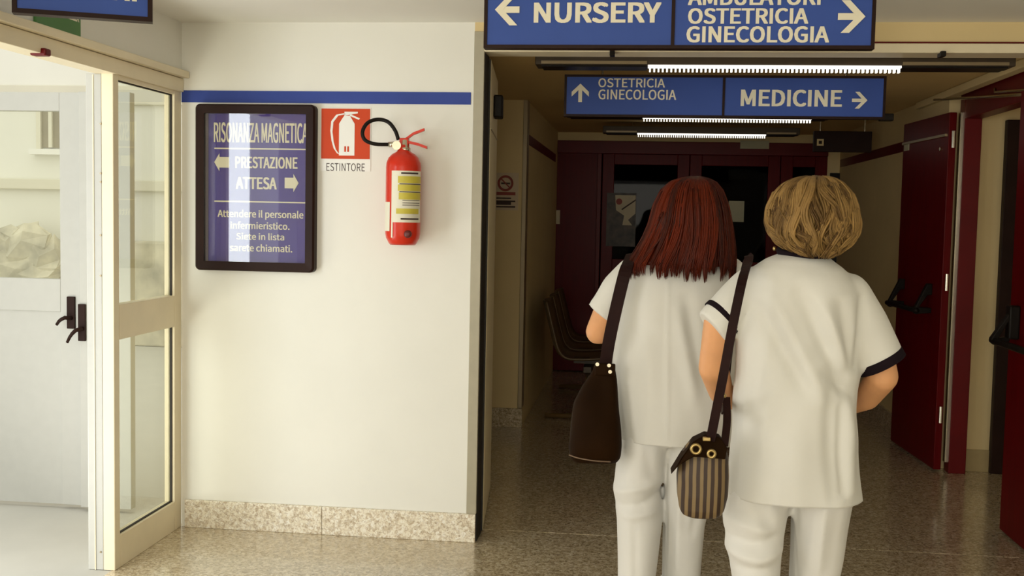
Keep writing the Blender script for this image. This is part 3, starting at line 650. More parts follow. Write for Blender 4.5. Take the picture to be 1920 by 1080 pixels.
# ================================================================== WAITING SEATS
M_shell = mat('brown_plastic_shell', (.13, .085, .04), .4, noise=.06)
M_leg = mat('seat_steel', (.5, .42, .3), .3, metal=1)
sx, sy0 = -.36, 8.0
bn = thing('waiting_bench', (sx, 8.6, 0), 'row of brown plastic waiting seats on a steel beam in the hall', 'bench')
for i in range(3):
    y = sy0+.12+i*.56
    prof = [(.27, .462), (.25, .478), (.05, .452), (-.12, .45), (-.19, .475), (-.235, .54), (-.275, .68), (-.32, .86), (-.335, .875)]
    prof = cat([(p[0], 0, p[1]) for p in prof], 4); rs = []
    for p, th in zip(prof, np.linspace(0, 1, len(prof))):
        ring = []
        for u in np.linspace(-1, 1, 9):
            lift = .035*abs(u)**3; wv = .245-.03*max(0, th-.8)/.2
            ring.append((sx+p[0]+lift*min(1, th*1.5), y+u*wv, p[2]+lift*(1-th)))
        rs.append(ring)
    mb = MB(); n = 9; vs = [q_ for r in rs for q_ in r]
    mb.add(vs, [(k_*n+j, k_*n+j+1, (k_+1)*n+j+1, (k_+1)*n+j) for k_ in range(len(rs)-1) for j in range(n-1)])
    st = mb.build('seat_shell', M_shell, bn, smooth=True); md = st.modifiers.new('thickness', 'SOLIDIFY'); md.thickness = .012
    MB().box(sx-.1, sx+.12, y-.04, y+.04, .41, .45).build('seat_bracket', M_steel, bn)
MB().box(sx-.02, sx+.04, sy0-.1, sy0+1.5, .365, .41).build('beam', M_steel, bn, .004)
for y in (sy0+.0, sy0+1.4):
    MB().tube([(sx+.01, y, .385), (sx+.01, y, .04)], .018, 10).build('leg', M_leg, bn, smooth=True)
    MB().tube([(sx-.30, y, .022), (sx+.05, y, .035), (sx+.26, y, .022)], .02, 10).build('foot_bar', M_leg, bn, smooth=True)

# ================================================================== PEOPLE
M_skin = mat('skin', (.72, .36, .17), .5, spec=.3, noise=.06, nscale=14, sss=.08)
M_tunic = mat('white_tunic_cotton', (.69, .68, .635), .85, noise=.03, nscale=5, bump=.25, bscale=26, sheen=.1)
M_trous = mat('white_trouser_cotton', (.73, .72, .69), .85, noise=.03, nscale=5, bump=.2, bscale=24)
M_navy = mat('navy_trim_cloth', (.012, .007, .010), .9, spec=.1, noise=.15)
M_shoe = mat('white_clog_leather', (.78, .76, .70), .5, noise=.03)
M_eye = mat('eye_white', (.8, .78, .74), .3); M_iris = mat('dark_iris', (.04, .02, .01), .3)
M_lip = mat('lip', (.45, .12, .09), .5)

def hairmat(name, c0, c1, rough):
    m = bpy.data.materials.new(name); m.use_nodes = True; nt = m.node_tree; b = nt.nodes['Principled BSDF']
    at = nt.nodes.new('ShaderNodeAttribute'); at.attribute_name = 'lock'
    n = nt.nodes.new('ShaderNodeTexNoise'); n.inputs['Scale'].default_value = 26; tc = nt.nodes.new('ShaderNodeTexCoord')
    mp = nt.nodes.new('ShaderNodeMapping'); mp.inputs['Scale'].default_value = (4, 4, .6); nt.links.new(tc.outputs['Object'], mp.inputs[0]); nt.links.new(mp.outputs[0], n.inputs['Vector'])
    ad = nt.nodes.new('ShaderNodeMath'); ad.operation = 'MULTIPLY_ADD'; ad.inputs[1].default_value = .5; nt.links.new(n.outputs[0], ad.inputs[0])
    m2 = nt.nodes.new('ShaderNodeMath'); m2.operation = 'MULTIPLY'; m2.inputs[1].default_value = .7; nt.links.new(at.outputs['Fac'], m2.inputs[0]); nt.links.new(m2.outputs[0], ad.inputs[2])
    r = nt.nodes.new('ShaderNodeValToRGB'); r.color_ramp.elements[0].color = (*c0, 1); r.color_ramp.elements[1].color = (*c1, 1)
    r.color_ramp.elements[0].position = .15; r.color_ramp.elements[1].position = .9
    nt.links.new(ad.outputs[0], r.inputs[0]); nt.links.new(r.outputs[0], b.inputs['Base Color']); b.inputs['Roughness'].default_value = rough; b.inputs['Specular IOR Level'].default_value = .18
    return m
M_hair1 = hairmat('auburn_hair', (.018, .0022, .0004), (.105, .0115, .0013), .42)
M_hair2 = hairmat('grey_blonde_hair', (.05, .022, .005), (.30, .18, .06), .55)

def capsule(mb, pts, rad, n=14):
    for i in range(len(pts)):
        mb.ball(pts[i], rad[i], n, 8)
    for i in range(len(pts)-1): mb.tube([pts[i], pts[i+1]], [rad[i], rad[i+1]], n)
def remeshed(mb, name, m, parent, vox, smooth=6, disp=None, fac=.5):
    o = mb.build(name, m, parent)
    md = o.modifiers.new('r', 'REMESH'); md.mode = 'VOXEL'; md.voxel_size = vox; md.use_smooth_shade = True
    if smooth: ms = o.modifiers.new('s', 'SMOOTH'); ms.iterations = smooth; ms.factor = fac
    bpy.context.view_layer.update()
    me = bpy.data.meshes.new_from_object(o.evaluated_get(bpy.context.evaluated_depsgraph_get()))
    me.name = name; o.modifiers.clear(); o.data = me
    if not me.materials: me.materials.append(m)
    if disp:
        n = len(me.vertices); co = np.empty(n*3); me.vertices.foreach_get('co', co); co = co.reshape(-1, 3)
        no = np.empty(n*3); me.vertices.foreach_get('normal', no); no = no.reshape(-1, 3)
        co = co+no*disp(co)[:, None]; me.vertices.foreach_set('co', co.ravel()); me.update()
    for p in me.polygons: p.use_smooth = True
    return o
def sring(cx, cy, cz, a, b, n=32, e=2.4):
    out = []
    for j in range(n):
        q_ = 2*math.pi*j/n; c, s_ = math.cos(q_), math.sin(q_)
        out.append((cx+a*math.copysign(abs(c)**(2/e), c), cy+b*math.copysign(abs(s_)**(2/e), s_), cz))
    return out
def rows_to_rings(rows, Y0, n=32, e=2.4):
    rs = []
    for (y, xl, xr, b, dy) in rows:
        A = PY(xl, y, Y0+dy); B = PY(xr, y, Y0+dy)
        rs.append(sring((A[0]+B[0])/2, Y0+dy, (A[2]+B[2])/2, (B[0]-A[0])/2, b, n, e))
    return rs

def hand(mb, wrist, direc, palmn, side, curl=.5):
    """palm and five fingers; direc = pointing direction, palmn = palm normal"""
    d = np.array(direc, float); d /= np.linalg.norm(d); nrm = np.array(palmn, float); nrm -= d*nrm.dot(d); nrm /= np.linalg.norm(nrm)
    lat = np.cross(d, nrm)*side; w0 = np.array(wrist, float)
    for t in np.linspace(.0, .085, 6):
        for u in np.linspace(-.028, .028, 5): mb.ball(w0+d*t+lat*u*(.7+.3*t/.085), .0125, 8, 6)
    for i, (u, L) in enumerate(((-.030, .066), (-.010, .078), (.010, .074), (.029, .058))):
        p = w0+d*.088+lat*u; pts = [p]; dd = d.copy()
        for k_ in range(3):
            dd = dd*math.cos(curl)+nrm*math.sin(curl); dd /= np.linalg.norm(dd); pts.append(pts[-1]+dd*L*(.45, .32, .25)[k_])
            # next phalanx keeps bending towards the palm
            nn = nrm-dd*nrm.dot(dd)
        capsule(mb, pts, [.0095, .009, .0085, .0075], 8)
    p = w0+d*.025-lat*.030; td = d*.6-lat*.7+nrm*.35; td /= np.linalg.norm(td)
    p2 = p+td*.034; td2 = d*.85-lat*.1+nrm*.5; td2 /= np.linalg.norm(td2)
    capsule(mb, [p, p2, p2+td2*.028, p2+td2*.05], [.013, .011, .0095, .008], 8)

def head(mb, c, s=1.0):
    c = np.array(c)
    mb.ball(c+np.array([0, -.008, .012])*s, np.array([.074, .094, .100])*s, 20, 14)
    mb.ball(c+np.array([0, .03, -.055])*s, np.array([.058, .06, .065])*s, 18, 12)      # jaw
    mb.ball(c+np.array([0, .07, -.095])*s, np.array([.022, .022, .018])*s, 10, 8)      # chin
    mb.tube([c+np.array([0, .082, .012])*s, c+np.array([0, .104, -.028])*s], [.008*s, .014*s], 10)
    mb.ball(c+np.array([0, .102, -.028])*s, np.array([.014, .013, .011])*s, 10, 8)
    for k_ in (-1, 1):
        mb.ball(c+np.array([k_*.076, -.002, -.018])*s, np.array([.009, .020, .032])*s, 10, 8)
        mb.ball(c+np.array([k_*.036, .068, -.022])*s, np.array([.022, .02, .018])*s, 10, 8)  # cheek
        mb.ball(c+np.array([k_*.03, .078, .022])*s, np.array([.022, .012, .009])*s, 10, 8)   # brow
    mb.ball(c+np.array([0, .088, -.060])*s, np.array([.022, .010, .006])*s, 10, 8)

def face_parts(root, c, s=1.0):
    c = np.array(c)
    for k_ in (-1, 1):
        e = MB().ball(c+np.array([k_*.031, .078, .004])*s, .0125*s, 12, 8).build('eye', M_eye, root, smooth=True)
        MB().ball(c+np.array([k_*.031, .0865, .004])*s, (.006*s, .005*s, .006*s), 10, 6).build('iris', M_iris, e, smooth=True)
    MB().ball(c+np.array([0, .094, -.060])*s, (.021*s, .008*s, .007*s), 12, 6).build('lips', M_lip, root, smooth=True)

def hair(root, rows, Y0, m, nst, seed, wave, wfreq, lift, rad, face_y, endj, curl_in=0, nseg=18, per=12, radw=.01, basecut=.9):
    """a cap of hair with separate locks following an outline; face side left open"""
    r = np.random.default_rng(seed)
    C = []
    for (y, xl, xr, b, dy) in rows:
        A = PY(xl, y, Y0+dy); B = PY(xr, y, Y0+dy); C.append(((A[0]+B[0])/2, Y0+dy, (A[2]+B[2])/2, (B[0]-A[0])/2, b))
    C = np.array(C); T = np.linspace(0, 1, len(C))
    # parameterise by arc length along the side outline
    seg = np.r_[0, np.cumsum(np.hypot(np.diff(C[:, 3]), np.diff(C[:, 2])))]; T = seg/seg[-1]
    def env(t): return np.array([np.interp(t, T, C[:, k_]) for k_ in range(5)])
    mb = MB(); rs = []
    for t in np.linspace(0, basecut, 26):
        e = env(t); ring = sring(e[0], e[1], e[2], e[3]*.93, e[4]*.93, 40, 2)
        zf = face_y[1]
        rs.append([(p[0], min(p[1], face_y[0]) if p[2] < zf else p[1], p[2]) for p in ring])
    mb.rings(rs[::-1]); base = mb
    vals = [.25]*len(mb.v)
    nl = int(nst/per)
    for l_ in range(nl):
        lph = 2*math.pi*(l_+r.uniform(-.5, .5))*.61803; lp0 = r.uniform(0, 6.28); lfq = wfreq*r.uniform(.8, 1.25); lwa = wave*r.uniform(.5, 1.2)
        lt1 = 1.0-abs(r.normal(0, endj)); lt0 = r.uniform(0, .06)+(r.uniform(.12, .5) if r.random() < .5 else 0)
        lcol = r.uniform(0, 1); ls = r.uniform(.95, 1.0)+lift*r.uniform(0, 1); lsw = r.normal(0, .12)
        for i in range(per):
            ph = lph+r.normal(0, .07); t1 = min(1.0, lt1-abs(r.normal(0, .03))); t0 = lt0+r.uniform(0, .04)
            if math.sin(ph) > .55: t1 = min(t1, .33)
            if t1-t0 < .15: continue
            s_ = ls+r.normal(0, .012); p0 = lp0+r.normal(0, .25); fq = lfq; pts = []; rr = []
            for k_ in range(nseg):
                u = k_/(nseg-1); t = t0+(t1-t0)*u; e = env(t); dph = (ph-lph)*(1-.75*u*u)
                q_ = lph+dph+lsw*u+lwa*min(1, u*1.6)*math.sin(fq*u+p0)/max(e[3], .05)
                rad_s = s_*(1+radw*math.sin(fq*u*1.1+p0*1.7)*u)-curl_in*u**3
                pts.append((e[0]+e[3]*rad_s*math.cos(q_), e[1]+e[4]*rad_s*math.sin(q_), e[2]))
                rr.append(rad*(1 if u < .7 else (1-u)/.3*.9+.1))
            n0 = len(mb.v); mb.tube(pts, rr, 4, flat=.6); vals += [min(1, max(0, lcol+r.normal(0, .15)))]*(len(mb.v)-n0)
    o = mb.build('hair', m, root, smooth=True)
    at = o.data.attributes.new('lock', 'FLOAT', 'POINT')
    if len(o.data.vertices) == len(vals): at.data.foreach_set('value', np.array(vals, dtype=np.float32))
    return o

def folds(Y0, foot, seed, amp, lines):
    """cloth folds: ridges (+) and hollows (-) along lines on the back, plus a soft ripple all round"""
    r = np.random.default_rng(seed); P = r.uniform(0, 6.28, 12); L = []
    for (pts, wd, am) in lines:
        q_ = [PY(x, y, Y0-.1) for (x, y) in pts]
        for k_ in range(len(q_)-1): L.append((q_[k_][0]-foot[0], q_[k_][2], q_[k_+1][0]-foot[0], q_[k_+1][2], wd, am))
    def d(co):
        x, y, z = co[:, 0], co[:, 1], co[:, 2]; u = np.arctan2(y, x+1e-6)
        v = amp*(.45*np.sin(9*u+P[0]+1.5*np.sin(8*z+P[1]))*np.clip((1.25-z)/.5, 0, 1)+.35*np.sin(26*x+9*z+P[7])*np.sin(15*z+P[8])+.3*np.sin(40*(x*.7+z*.6)+P[3]+2*np.sin(9*z+P[4])))
        bk = np.clip((.03-y)/.06, 0, 1)
        for (x0, z0, x1, z1, wd, am) in L:
            dx, dz = x1-x0, z1-z0; t = np.clip(((x-x0)*dx+(z-z0)*dz)/(dx*dx+dz*dz), 0, 1)
            dd = np.hypot(x-x0-t*dx, z-z0-t*dz); v = v+am*np.exp(-(dd/wd)**2)*bk*(.35+.65*np.sin(math.pi*np.clip(t*.8+.1, 0, 1)))
        return v
    return d

TFOLDS = {1: [([(1158, 925), (1195, 915), (1238, 905)], .016, .010), ([(1160, 950), (1200, 945), (1236, 930)], .014, -.010), ([(1175, 968), (1225, 962)], .012, .009), ([(1210, 830), (1225, 900)], .02, -.008), ([(1190, 985), (1192, 1080)], .012, -.006), ([(1290, 850), (1285, 1000)], .02, -.008), ([(1275, 930), (1272, 1080)], .012, .007), ([(1315, 940), (1300, 1010)], .015, -.008)],
          2: [([(1362, 975), (1410, 985), (1455, 1000)], .018, .010), ([(1366, 1010), (1410, 1015), (1460, 1005)], .015, -.011), ([(1370, 1035), (1420, 1045), (1462, 1035)], .015, .010), ([(1385, 1062), (1450, 1062)], .014, -.010), ([(1420, 935), (1450, 1000)], .02, -.010), ([(1545, 935), (1540, 1080)], .008, .006), ([(1570, 940), (1560, 1075)], .02, -.008), ([(1515, 940), (1505, 1075)], .02, -.007)]}
FOLDS = {1: [([(1252, 530), (1250, 820)], .006, .004), ([(1288, 560), (1308, 670), (1322, 720)], .022, -.010), ([(1270, 580), (1290, 690), (1300, 750)], .02, .008), ([(1332, 590), (1346, 690)], .02, -.009), ([(1200, 540), (1190, 700)], .03, -.006), ([(1215, 640), (1222, 810)], .025, .006)],
         2: [([(1425, 580), (1462, 650), (1505, 725)], .022, -.011), ([(1455, 570), (1500, 660), (1540, 745)], .020, .009), ([(1500, 550), (1545, 650), (1590, 738)], .022, -.013), ([(1575, 570), (1598, 690)], .018, -.010), ([(1540, 570), (1580, 680)], .018, .009), ([(1622, 560), (1611, 690)], .012, -.010), ([(1550, 740), (1560, 920)], .022, -.009), ([(1590, 745), (1597, 920)], .016, .009), ([(1575, 765), (1578, 918)], .012, -.009), ([(1490, 760), (1470, 915)], .035, .006), ([(1410, 640), (1405, 900)], .03, -.006), ([(1470, 498), (1560, 505)], .02, -.004), ([(1545, 700), (1602, 736)], .018, -.009)]}
def person(label, Y0, foot, torso, sl_l, sl_r, legs, hip, head_c, arm_l, arm_r, seed, hair_args, hand_l, hand_r, trim):
    root = thing('person', foot, label, 'person')
    # ---- one continuous body: head, neck, trunk, arms, hands, legs, feet
    mb = MB(); hc = np.array(head_c); head(mb, hc)
    tr_ = rows_to_rings(torso, Y0, 24)
    sh = tr_[2]; shc = np.mean(np.array(tr_[3]), 0)
    nb_ = np.array([np.mean([p[0] for p in tr_[1]]), Y0, np.mean([p[2] for p in tr_[1]])])
    mb.tube([hc+np.array([0, -.015, -.05]), nb_+np.array([0, 0, -.06])], [.052, .058], 16)
    inner = [[tuple(np.mean(np.array(r_), 0)*.24+np.array(p)*.76) for p in r_] for r_ in tr_]
    mb.rings(inner)
    for arm, hn, sd_ in ((arm_l, hand_l, -1), (arm_r, hand_r, 1)):
        mb2 = [np.array(p) for p in arm]
        capsule(mb, mb2, [.046, .044, .042, .036, .026], 14)
        hand(mb, mb2[-1], hn[0], hn[1], sd_, hn[2])
    for lg in legs:
        A, B = lg[0]; kx = []
        for (p, r_) in lg[1]: kx.append((np.array(p), r_))
        capsule(mb, [k_[0] for k_ in kx], [k_[1] for k_ in kx], 14)
        an_ = kx[-1][0]; capsule(mb, [an_+np.array([0, -.02, -.03]), an_+np.array([0, .09, -.05]), an_+np.array([0, .15, -.055])], [.034, .034, .026], 12)
    remeshed(mb, 'body', M_skin, root, .0055, 3)
    face_parts(root, hc)
    # ---- tunic with short sleeves
    hem = float(np.mean([p[2] for p in tr_[-1]])); ext = [(p[0], p[1], p[2]-.05) for p in tr_[-1]]
    mb = MB(); mb.rings(tr_+[ext])
    for sl in (sl_l, sl_r):
        pts = [np.array(p) for p in sl[0]]; mb.ball(pts[0], sl[1][0], 16, 10); mb.tube(pts, sl[1], 20)
    tun = remeshed(mb, 'tunic', M_tunic, root, .0075, 9, folds(Y0, foot, seed, .0045, [(a_, b_, c_*1.3) for (a_, b_, c_) in FOLDS[seed]]))
    bm = bmesh.new(); bm.from_mesh(tun.data); hemz = hem-world_loc(root)[2]
    bmesh.ops.bisect_plane(bm, geom=bm.verts[:]+bm.edges[:]+bm.faces[:], plane_co=(0, 0, hemz), plane_no=(0, 0, -1), clear_outer=True)
    bm.to_mesh(tun.data); bm.free()
    sm_ = tun.modifiers.new('cloth_thickness', 'SOLIDIFY'); sm_.thickness = .003; sm_.offset = -1
    tun['label'] = 'white short-sleeved tunic'
    # ---- trim
    for kind, sl in trim:
        pts = [np.array(p) for p in sl[0]]; ax = pts[-1]-pts[-2]; ax /= np.linalg.norm(ax); r_ = sl[1][-1]
        if kind == 'band': a_ = pts[-1]-ax*.050; b_ = pts[-1]-ax*.034; ra = r_*1.07
        else: a_ = pts[-1]-ax*.014; b_ = pts[-1]+ax*.012; ra = r_*1.03
        tb = MB().tube([a_, b_], [ra, ra], 28).build('sleeve_band', M_navy, root, .002, smooth=True); tb['label'] = 'navy sleeve band'
    # ---- trousers
    mb = MB(); mb.rings(rows_to_rings(hip, Y0, 24))
    for lg in legs:
        rs = rows_to_rings(lg[0][0], Y0, 24, 2.1)
        an_ = np.array(lg[1][-1][0]); e_ = rs[-1]; cc = np.mean(np.array(e_), 0)
        rs.append(sring((cc[0]+an_[0])/2, (cc[1]+an_[1])/2, .30, .082, .095, 24, 2.1)); rs.append(sring(an_[0], an_[1]+.01, .06, .078, .10, 24, 2.1))
        mb.rings(rs)
    dt = folds(Y0, foot, seed+5, .0022, TFOLDS[seed])
    tr2 = remeshed(mb, 'trousers', M_trous, root, .0075, 7, dt); tr2['label'] = 'loose white trousers'
    for lg in legs:
        an_ = np.array(lg[1][-1][0])
        mb = MB(); mb.rings([sring(an_[0], an_[1]+.055, z_, a_, b_, 24, 2.6) for z_, a_, b_ in ((0, .042, .125), (.02, .046, .132), (.05, .045, .13), (.075, .035, .10), (.085, .02, .07))])
        mb.build('shoe', M_shoe, root, smooth=True)
    h = hair(root, *hair_args); h['label'] = 'auburn straight long hair' if seed == 1 else 'short wavy grey-blonde hair'
    return root
def leg_chain(ctop, hip_z, X, Y0, xfoot):
    return None

# ---------------- woman on the left: long auburn hair
Y1 = 3.55
q1 = lambda x, y, dy=0: PY(x, y, Y1+dy)
foot1 = (q1(1262, 700)[0], Y1, 0)
torso1 = [(822, 1163, 1392, .145, 0), (790, 1159, 1391, .145, 0), (750, 1153, 1389, .14, 0), (690, 1146, 1388, .135, 0), (630, 1150, 1386, .13, 0), (560, 1158, 1384, .125, 0), (520, 1167, 1380, .112, 0), (500, 1178, 1372, .098, .0), (486, 1200, 1352, .08, .005), (474, 1232, 1318, .058, .012)]
torso1 = torso1[::-1]
sl1l = ([q1(1190, 520), q1(1160, 548), q1(1128, 590, .0)], [.068, .064, .054])
sl1r = ([q1(1362, 520), q1(1385, 560), q1(1405, 620, .02)], [.07, .065, .06])
arm1l = [q1(1192, 520), q1(1140, 580), q1(1122, 622, .02), q1(1150, 612, .13), q1(1176, 575, .22)]
arm1r = [q1(1362, 520), q1(1390, 590), q1(1402, 655, .02), q1(1390, 690, .14), q1(1345, 690, .24)]
def mkleg(rows, Y0, q_, xk, xa):
    ch = []
    for (y, xl, xr, b, dy), r_ in zip(rows, (.070, .066, .060, .054, .050)):
        ch.append((PY((xl+xr)/2, y, Y0+dy), r_))
    kn = ch[-1][0]; an_ = np.array([kn[0]+xa, kn[1], .09])
    return ((rows, None), ch+[(np.array([an_[0], an_[1], .32]), .044), (an_, .034)])
l1l = mkleg([(800, 1166, 1262, .115, 0), (850, 1158, 1249, .112, 0), (915, 1150, 1238, .104, -.01), (975, 1157, 1242, .090, -.03), (1090, 1159, 1228, .085, -.05)], Y1, q1, 0, 0)
l1r = mkleg([(800, 1258, 1362, .115, 0), (850, 1252, 1352, .11, 0), (915, 1245, 1338, .10, 0.02), (985, 1243, 1322, .09, .04), (1090, 1240, 1312, .085, .06)], Y1, q1, 0, 0)
hip1 = [(740, 1160, 1372, .11, 0), (780, 1162, 1368, .122, 0), (815, 1166, 1360, .118, 0), (832, 1190, 1335, .08, 0)]
hc1 = q1(1300, 410, .02)
h1rows = [(331, 1296, 1312, .02, .0), (334, 1278, 1328, .05, 0), (341, 1258, 1342, .08, 0), (356, 1243, 1354, .1, 0), (385, 1229, 1365, .118, -.005), (420, 1220, 1371, .122, -.012), (450, 1208, 1374, .118, -.025), (475, 1194, 1375, .105, -.045), (498, 1182, 1374, .09, -.065), (528, 1186, 1370, .08, -.085)]
person('woman with long auburn hair in white tunic carrying the dark slouchy bag', Y1, foot1, torso1, sl1l, sl1r, [l1l, l1r], hip1, hc1, arm1l, arm1r, 1,
       (h1rows, Y1, M_hair1, 3200, 3, .006, 3.5, .045, .0032, (Y1+.045, hc1[2]+.055), .075, -.05, 16, 20, .02, .87),
       (np.array([.35, .35, .75]), np.array([.5, -.8, .2]), .55), (np.array([-1, .2, .1]), np.array([0, -1, .0]), .45), [])

# ---------------- woman on the right: short wavy hair, navy trims
Y2 = 3.05
q2 = lambda x, y, dy=0: PY(x, y, Y2+dy)
foot2 = (q2(1485, 800)[0], Y2, 0)
torso2 = [(925, 1362, 1615, .155, 0), (890, 1364, 1611, .155, 0), (840, 1368, 1607, .15, 0), (770, 1374, 1605, .143, 0), (690, 1378, 1612, .14, 0), (610, 1379, 1622, .135, 0), (550, 1386, 1617, .128, 0), (522, 1396, 1600, .115, 0), (500, 1414, 1582, .100, .0), (486, 1436, 1562, .085, .005), (476, 1464, 1550, .062, .012)][::-1]
sl2l = ([q2(1412, 545), q2(1376, 578, -.02), q2(1334, 616, -.04)], [.068, .063, .058])
sl2r = ([q2(1584, 560), q2(1615, 612), q2(1651, 678)], [.074, .074, .066])
arm2l = [q2(1414, 552), q2(1350, 600, -.03), q2(1338, 690, .0), q2(1352, 735, .10), q2(1395, 760, .24)]
arm2r = [q2(1580, 568), q2(1640, 640), q2(1655, 706, .0), q2(1625, 745, .10), q2(1560, 770, .24)]
l2l = mkleg([(890, 1366, 1485, .13, 0), (935, 1359, 1480, .125, 0), (985, 1355, 1473, .116, -.01), (1035, 1364, 1466, .106, -.03), (1095, 1374, 1460, .1, -.04)], Y2, q2, 0, 0)
l2r = mkleg([(890, 1486, 1604, .13, 0), (935, 1487, 1597, .125, 0), (985, 1484, 1588, .115, 0.02), (1030, 1482, 1581, .105, .03), (1090, 1480, 1572, .1, .05)], Y2, q2, 0, 0)
hip2 = [(840, 1372, 1600, .125, 0), (880, 1370, 1600, .132, 0), (915, 1370, 1596, .128, 0), (935, 1392, 1572, .09, 0)]
hc2 = q2(1526, 412, .02)
h2rows = [(330, 1512, 1548, .02, 0), (334, 1494, 1565, .05, 0), (344, 1472, 1580, .08, 0), (362, 1456, 1593, .105, -.002), (388, 1446, 1602, .12, -.005), (415, 1443, 1606, .125, -.008), (438, 1447, 1602, .118, -.012), (458, 1462, 1590, .1, -.02), (474, 1482, 1574, .08, -.03), (486, 1502, 1556, .06, -.04)]
p2 = person('woman with short wavy blonde hair in white tunic with navy sleeve bands', Y2, foot2, torso2, sl2l, sl2r, [l2l, l2r], hip2, hc2, arm2l, arm2r, 2,
       (h2rows, Y2, M_hair2, 2600, 5, .020, 8.0, .10, .0032, (Y2+.045, hc2[2]+.055), .12, .06, 18, 16, .06, .9),
       (np.array([.6, .7, -.2]), np.array([.3, -.3, -.9]), .5), (np.array([-1, .35, .05]), np.array([0, -1, .0]), .45), [('band', sl2l), ('cuff', sl2r)])
cc = PY(1509, 479, Y2+.012)
mb = MB(); mb.tube([(cc[0]+.066*math.cos(t), Y2+.012+.070*math.sin(t), cc[2]+.010+.012*math.sin(t)) for t in np.linspace(0, 2*math.pi, 28, endpoint=False)], .011, 8, closed=True).build('collar_trim', M_navy, p2, smooth=True)
e = MB().ball(PY(1452, 466, Y2-.01), (.005, .005, .007), 8, 6).build('earring', mat('gold_metal', (.42, .31, .13), .4, metal=1), p2, smooth=True)

# ================================================================== BAGS
M_lea = mat('dark_brown_leather', (.016, .006, .001), .7, spec=.06, noise=.25, nscale=6, bump=.25, bscale=40)
M_strap = mat('brown_strap_leather', (.016, .005, .004), .6, spec=.1, noise=.2, nscale=12)
M_gold = MATS['gold_metal']
def strap(pts, w, name, parent, m=M_strap, th=.004, nrm=None):
    P = cat(pts, 6); rs = []
    for i in range(len(P)):
        t = P[min(i+1, len(P)-1)]-P[max(i-1, 0)]; t /= np.linalg.norm(t)+1e-9
        v = np.array([0, -1., 0]) if nrm is None else np.array(nrm(i/(len(P)-1)), float)
        v = v-t*v.dot(t); v /= np.linalg.norm(v)+1e-9; s_ = np.cross(t, v)
        rs.append([P[i]+s_*w/2+v*th/2, P[i]-s_*w/2+v*th/2, P[i]-s_*w/2-v*th/2, P[i]+s_*w/2-v*th/2])
    return MB().rings(rs).build(name, m, parent)
# dark slouchy bag of the left woman
Yb = Y1-.12
bg = thing('handbag', tuple(PY(1112, 862, Yb)), 'dark brown slouchy leather shoulder bag at the left hip', 'handbag')
rows = [(688, 1116, 1152, .012, .0), (700, 1110, 1154, .025, 0), (725, 1092, 1157, .042, 0), (755, 1076, 1160, .055, 0), (795, 1068, 1163, .065, 0), (835, 1065, 1165, .068, 0), (856, 1068, 1164, .060, 0), (866, 1076, 1158, .04, 0)]
mb = MB(); mb.rings(rows_to_rings(rows, Yb, 24, 2.6)[::-1])
P_ = rng.uniform(0, 6.28, 5)
remeshed(mb, 'bag_body', M_lea, bg, .006, 4, lambda co: .005*np.sin(55*co[:, 0]+14*co[:, 2]+P_[0]+1.5*np.sin(12*co[:, 2]))*np.clip((co[:, 2]-.02)/.2, 0, 1)+.003*np.sin(30*co[:, 2]+20*co[:, 0]+P_[1]))
MB().tube(cat([PY(1067, 853, Yb-.05), PY(1085, 859, Yb-.066), PY(1115, 864, Yb-.068), PY(1145, 866, Yb-.06)]), .0022, 6).build('bottom_piping', mat('tan_piping', (.16, .10, .06), .4), bg, smooth=True)
strap([PY(1134, 692, Yb), PY(1142, 640, Yb-.02), PY(1156, 575, Yb-.02), PY(1172, 510, Yb-.01), PY(1181, 486, Yb+.06), PY(1186, 476, Y1+.02), PY(1184, 500, Y1+.14), PY(1160, 600, Y1+.165), PY(1148, 690, Y1-.02)], .040, 'strap', bg, nrm=lambda u: (-.3, -1, .25) if u < .45 else ((-.2, 0, 1) if u < .7 else (-.3, 1, .2)))
for (x, y) in ((1120, 683), (1142, 685), (1144, 697)):
    c = PY(x, y, Yb-.034); MB().lathe((c[0], c[1], c[2]), [(.006, -.003), (.006, .002)], 10, 'y').build('rivet', M_chrome, bg)
MB().box(*[PY(1116, 690, Yb)[0], PY(1154, 690, Yb)[0]], Yb-.030, Yb-.010, PY(1134, 702, Yb)[2], PY(1134, 680, Yb)[2]).build('strap_tab', M_lea, bg, .004)
# striped bag of the right woman
def stripes(name, c0, c1, n):
    m = bpy.data.materials.new(name); m.use_nodes = True; nt = m.node_tree; b = nt.nodes['Principled BSDF']; tc = nt.nodes.new('ShaderNodeTexCoord')
    wv = nt.nodes.new('ShaderNodeTexWave'); wv.inputs['Scale'].default_value = n; wv.inputs['Distortion'].default_value = .6; wv.inputs['Detail'].default_value = 1
    r = nt.nodes.new('ShaderNodeValToRGB'); r.color_ramp.elements[0].color = (*c0, 1); r.color_ramp.elements[1].color = (*c1, 1); r.color_ramp.elements[0].position = .45; r.color_ramp.elements[1].position = .62
    nt.links.new(tc.outputs['Object'], wv.inputs['Vector']); nt.links.new(wv.outputs[0], r.inputs[0]); nt.links.new(r.outputs[0], b.inputs['Base Color']); b.inputs['Roughness'].default_value = .6
    return m
M_str = stripes('brown_tan_striped_cloth', (.030, .013, .006), (.20, .135, .06), 17)
Yg = Y2-.17
hb = thing('handbag', tuple(PY(1318, 965, Yg)), 'small brown and tan striped shoulder bag with gold rings', 'handbag')
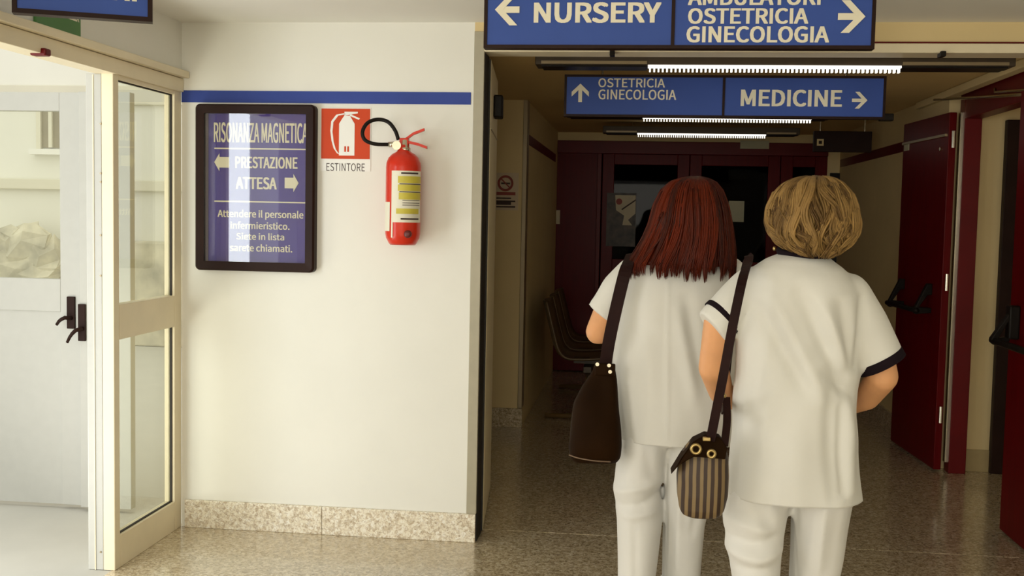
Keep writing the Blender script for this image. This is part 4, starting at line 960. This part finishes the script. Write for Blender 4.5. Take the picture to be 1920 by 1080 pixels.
rows = [(822, 1300, 1356, .022, 0), (838, 1284, 1362, .036, 0), (858, 1274, 1366, .045, 0), (890, 1268, 1367, .052, 0), (925, 1269, 1365, .055, 0), (952, 1273, 1358, .052, 0), (962, 1278, 1352, .046, 0), (967, 1290, 1344, .036, 0)]
remeshed((lambda m_: (m_.rings(rows_to_rings(rows, Yg, 28, 2.8)[::-1]), m_)[1])(MB()), 'bag_body', M_str, hb, .004, 3)
g = lambda x, y, dy=0: PY(x, y, Yg+dy)
mb = MB(); fr_ = [g(1258, 890, -.052), g(1278, 858, -.056), g(1300, 828, -.045), g(1322, 815, -.03), g(1350, 820, -.03), g(1364, 840, -.04), g(1360, 862, -.054), g(1330, 859, -.06), g(1300, 857, -.06), g(1274, 872, -.058)]
bk_ = [np.array([p[0], Yg+.02, p[2]]) for p in fr_]
mb.rings([fr_, bk_]).build('flap', M_lea, hb, .003)
for (x, y, r_) in ((1305, 842, .0115), (1334, 851, .009)):
    c = g(x, y, -.066); MB().tube([(c[0]+r_*math.cos(t), c[1], c[2]+r_*math.sin(t)) for t in np.linspace(0, 2*math.pi, 16, endpoint=False)], .0042, 8, closed=True).build('ring', M_gold, hb, smooth=True)
c = g(1325, 823, -.05); MB().box(c[0]-.010, c[0]+.010, c[1]-.006, c[1]+.006, c[2]-.005, c[2]+.005).build('buckle', M_gold, hb, .002)
strap([g(1332, 826, -.04), g(1343, 770, -.05), g(1357, 700, -.06), g(1374, 610, -.05), g(1392, 525, -.02), PY(1402, 494, Y2-.055), PY(1404, 480, Y2+.02), PY(1398, 500, Y2+.14), PY(1372, 620, Y2+.18), PY(1358, 740, Y2+.08), PY(1358, 770, Yg+.02)], .024, 'strap', hb, nrm=lambda u: (-.3, -1, .2) if u < .5 else ((-.2, 0, 1) if u < .62 else (-.3, 1, .2)))
strap([g(1362, 745, .04), g(1363, 790, .0), g(1358, 836, -.03)], .020, 'strap_end', hb)
c = g(1358, 742, -.02); MB().ball(c, .006, 8, 6).build('stud', M_gold, hb, smooth=True)
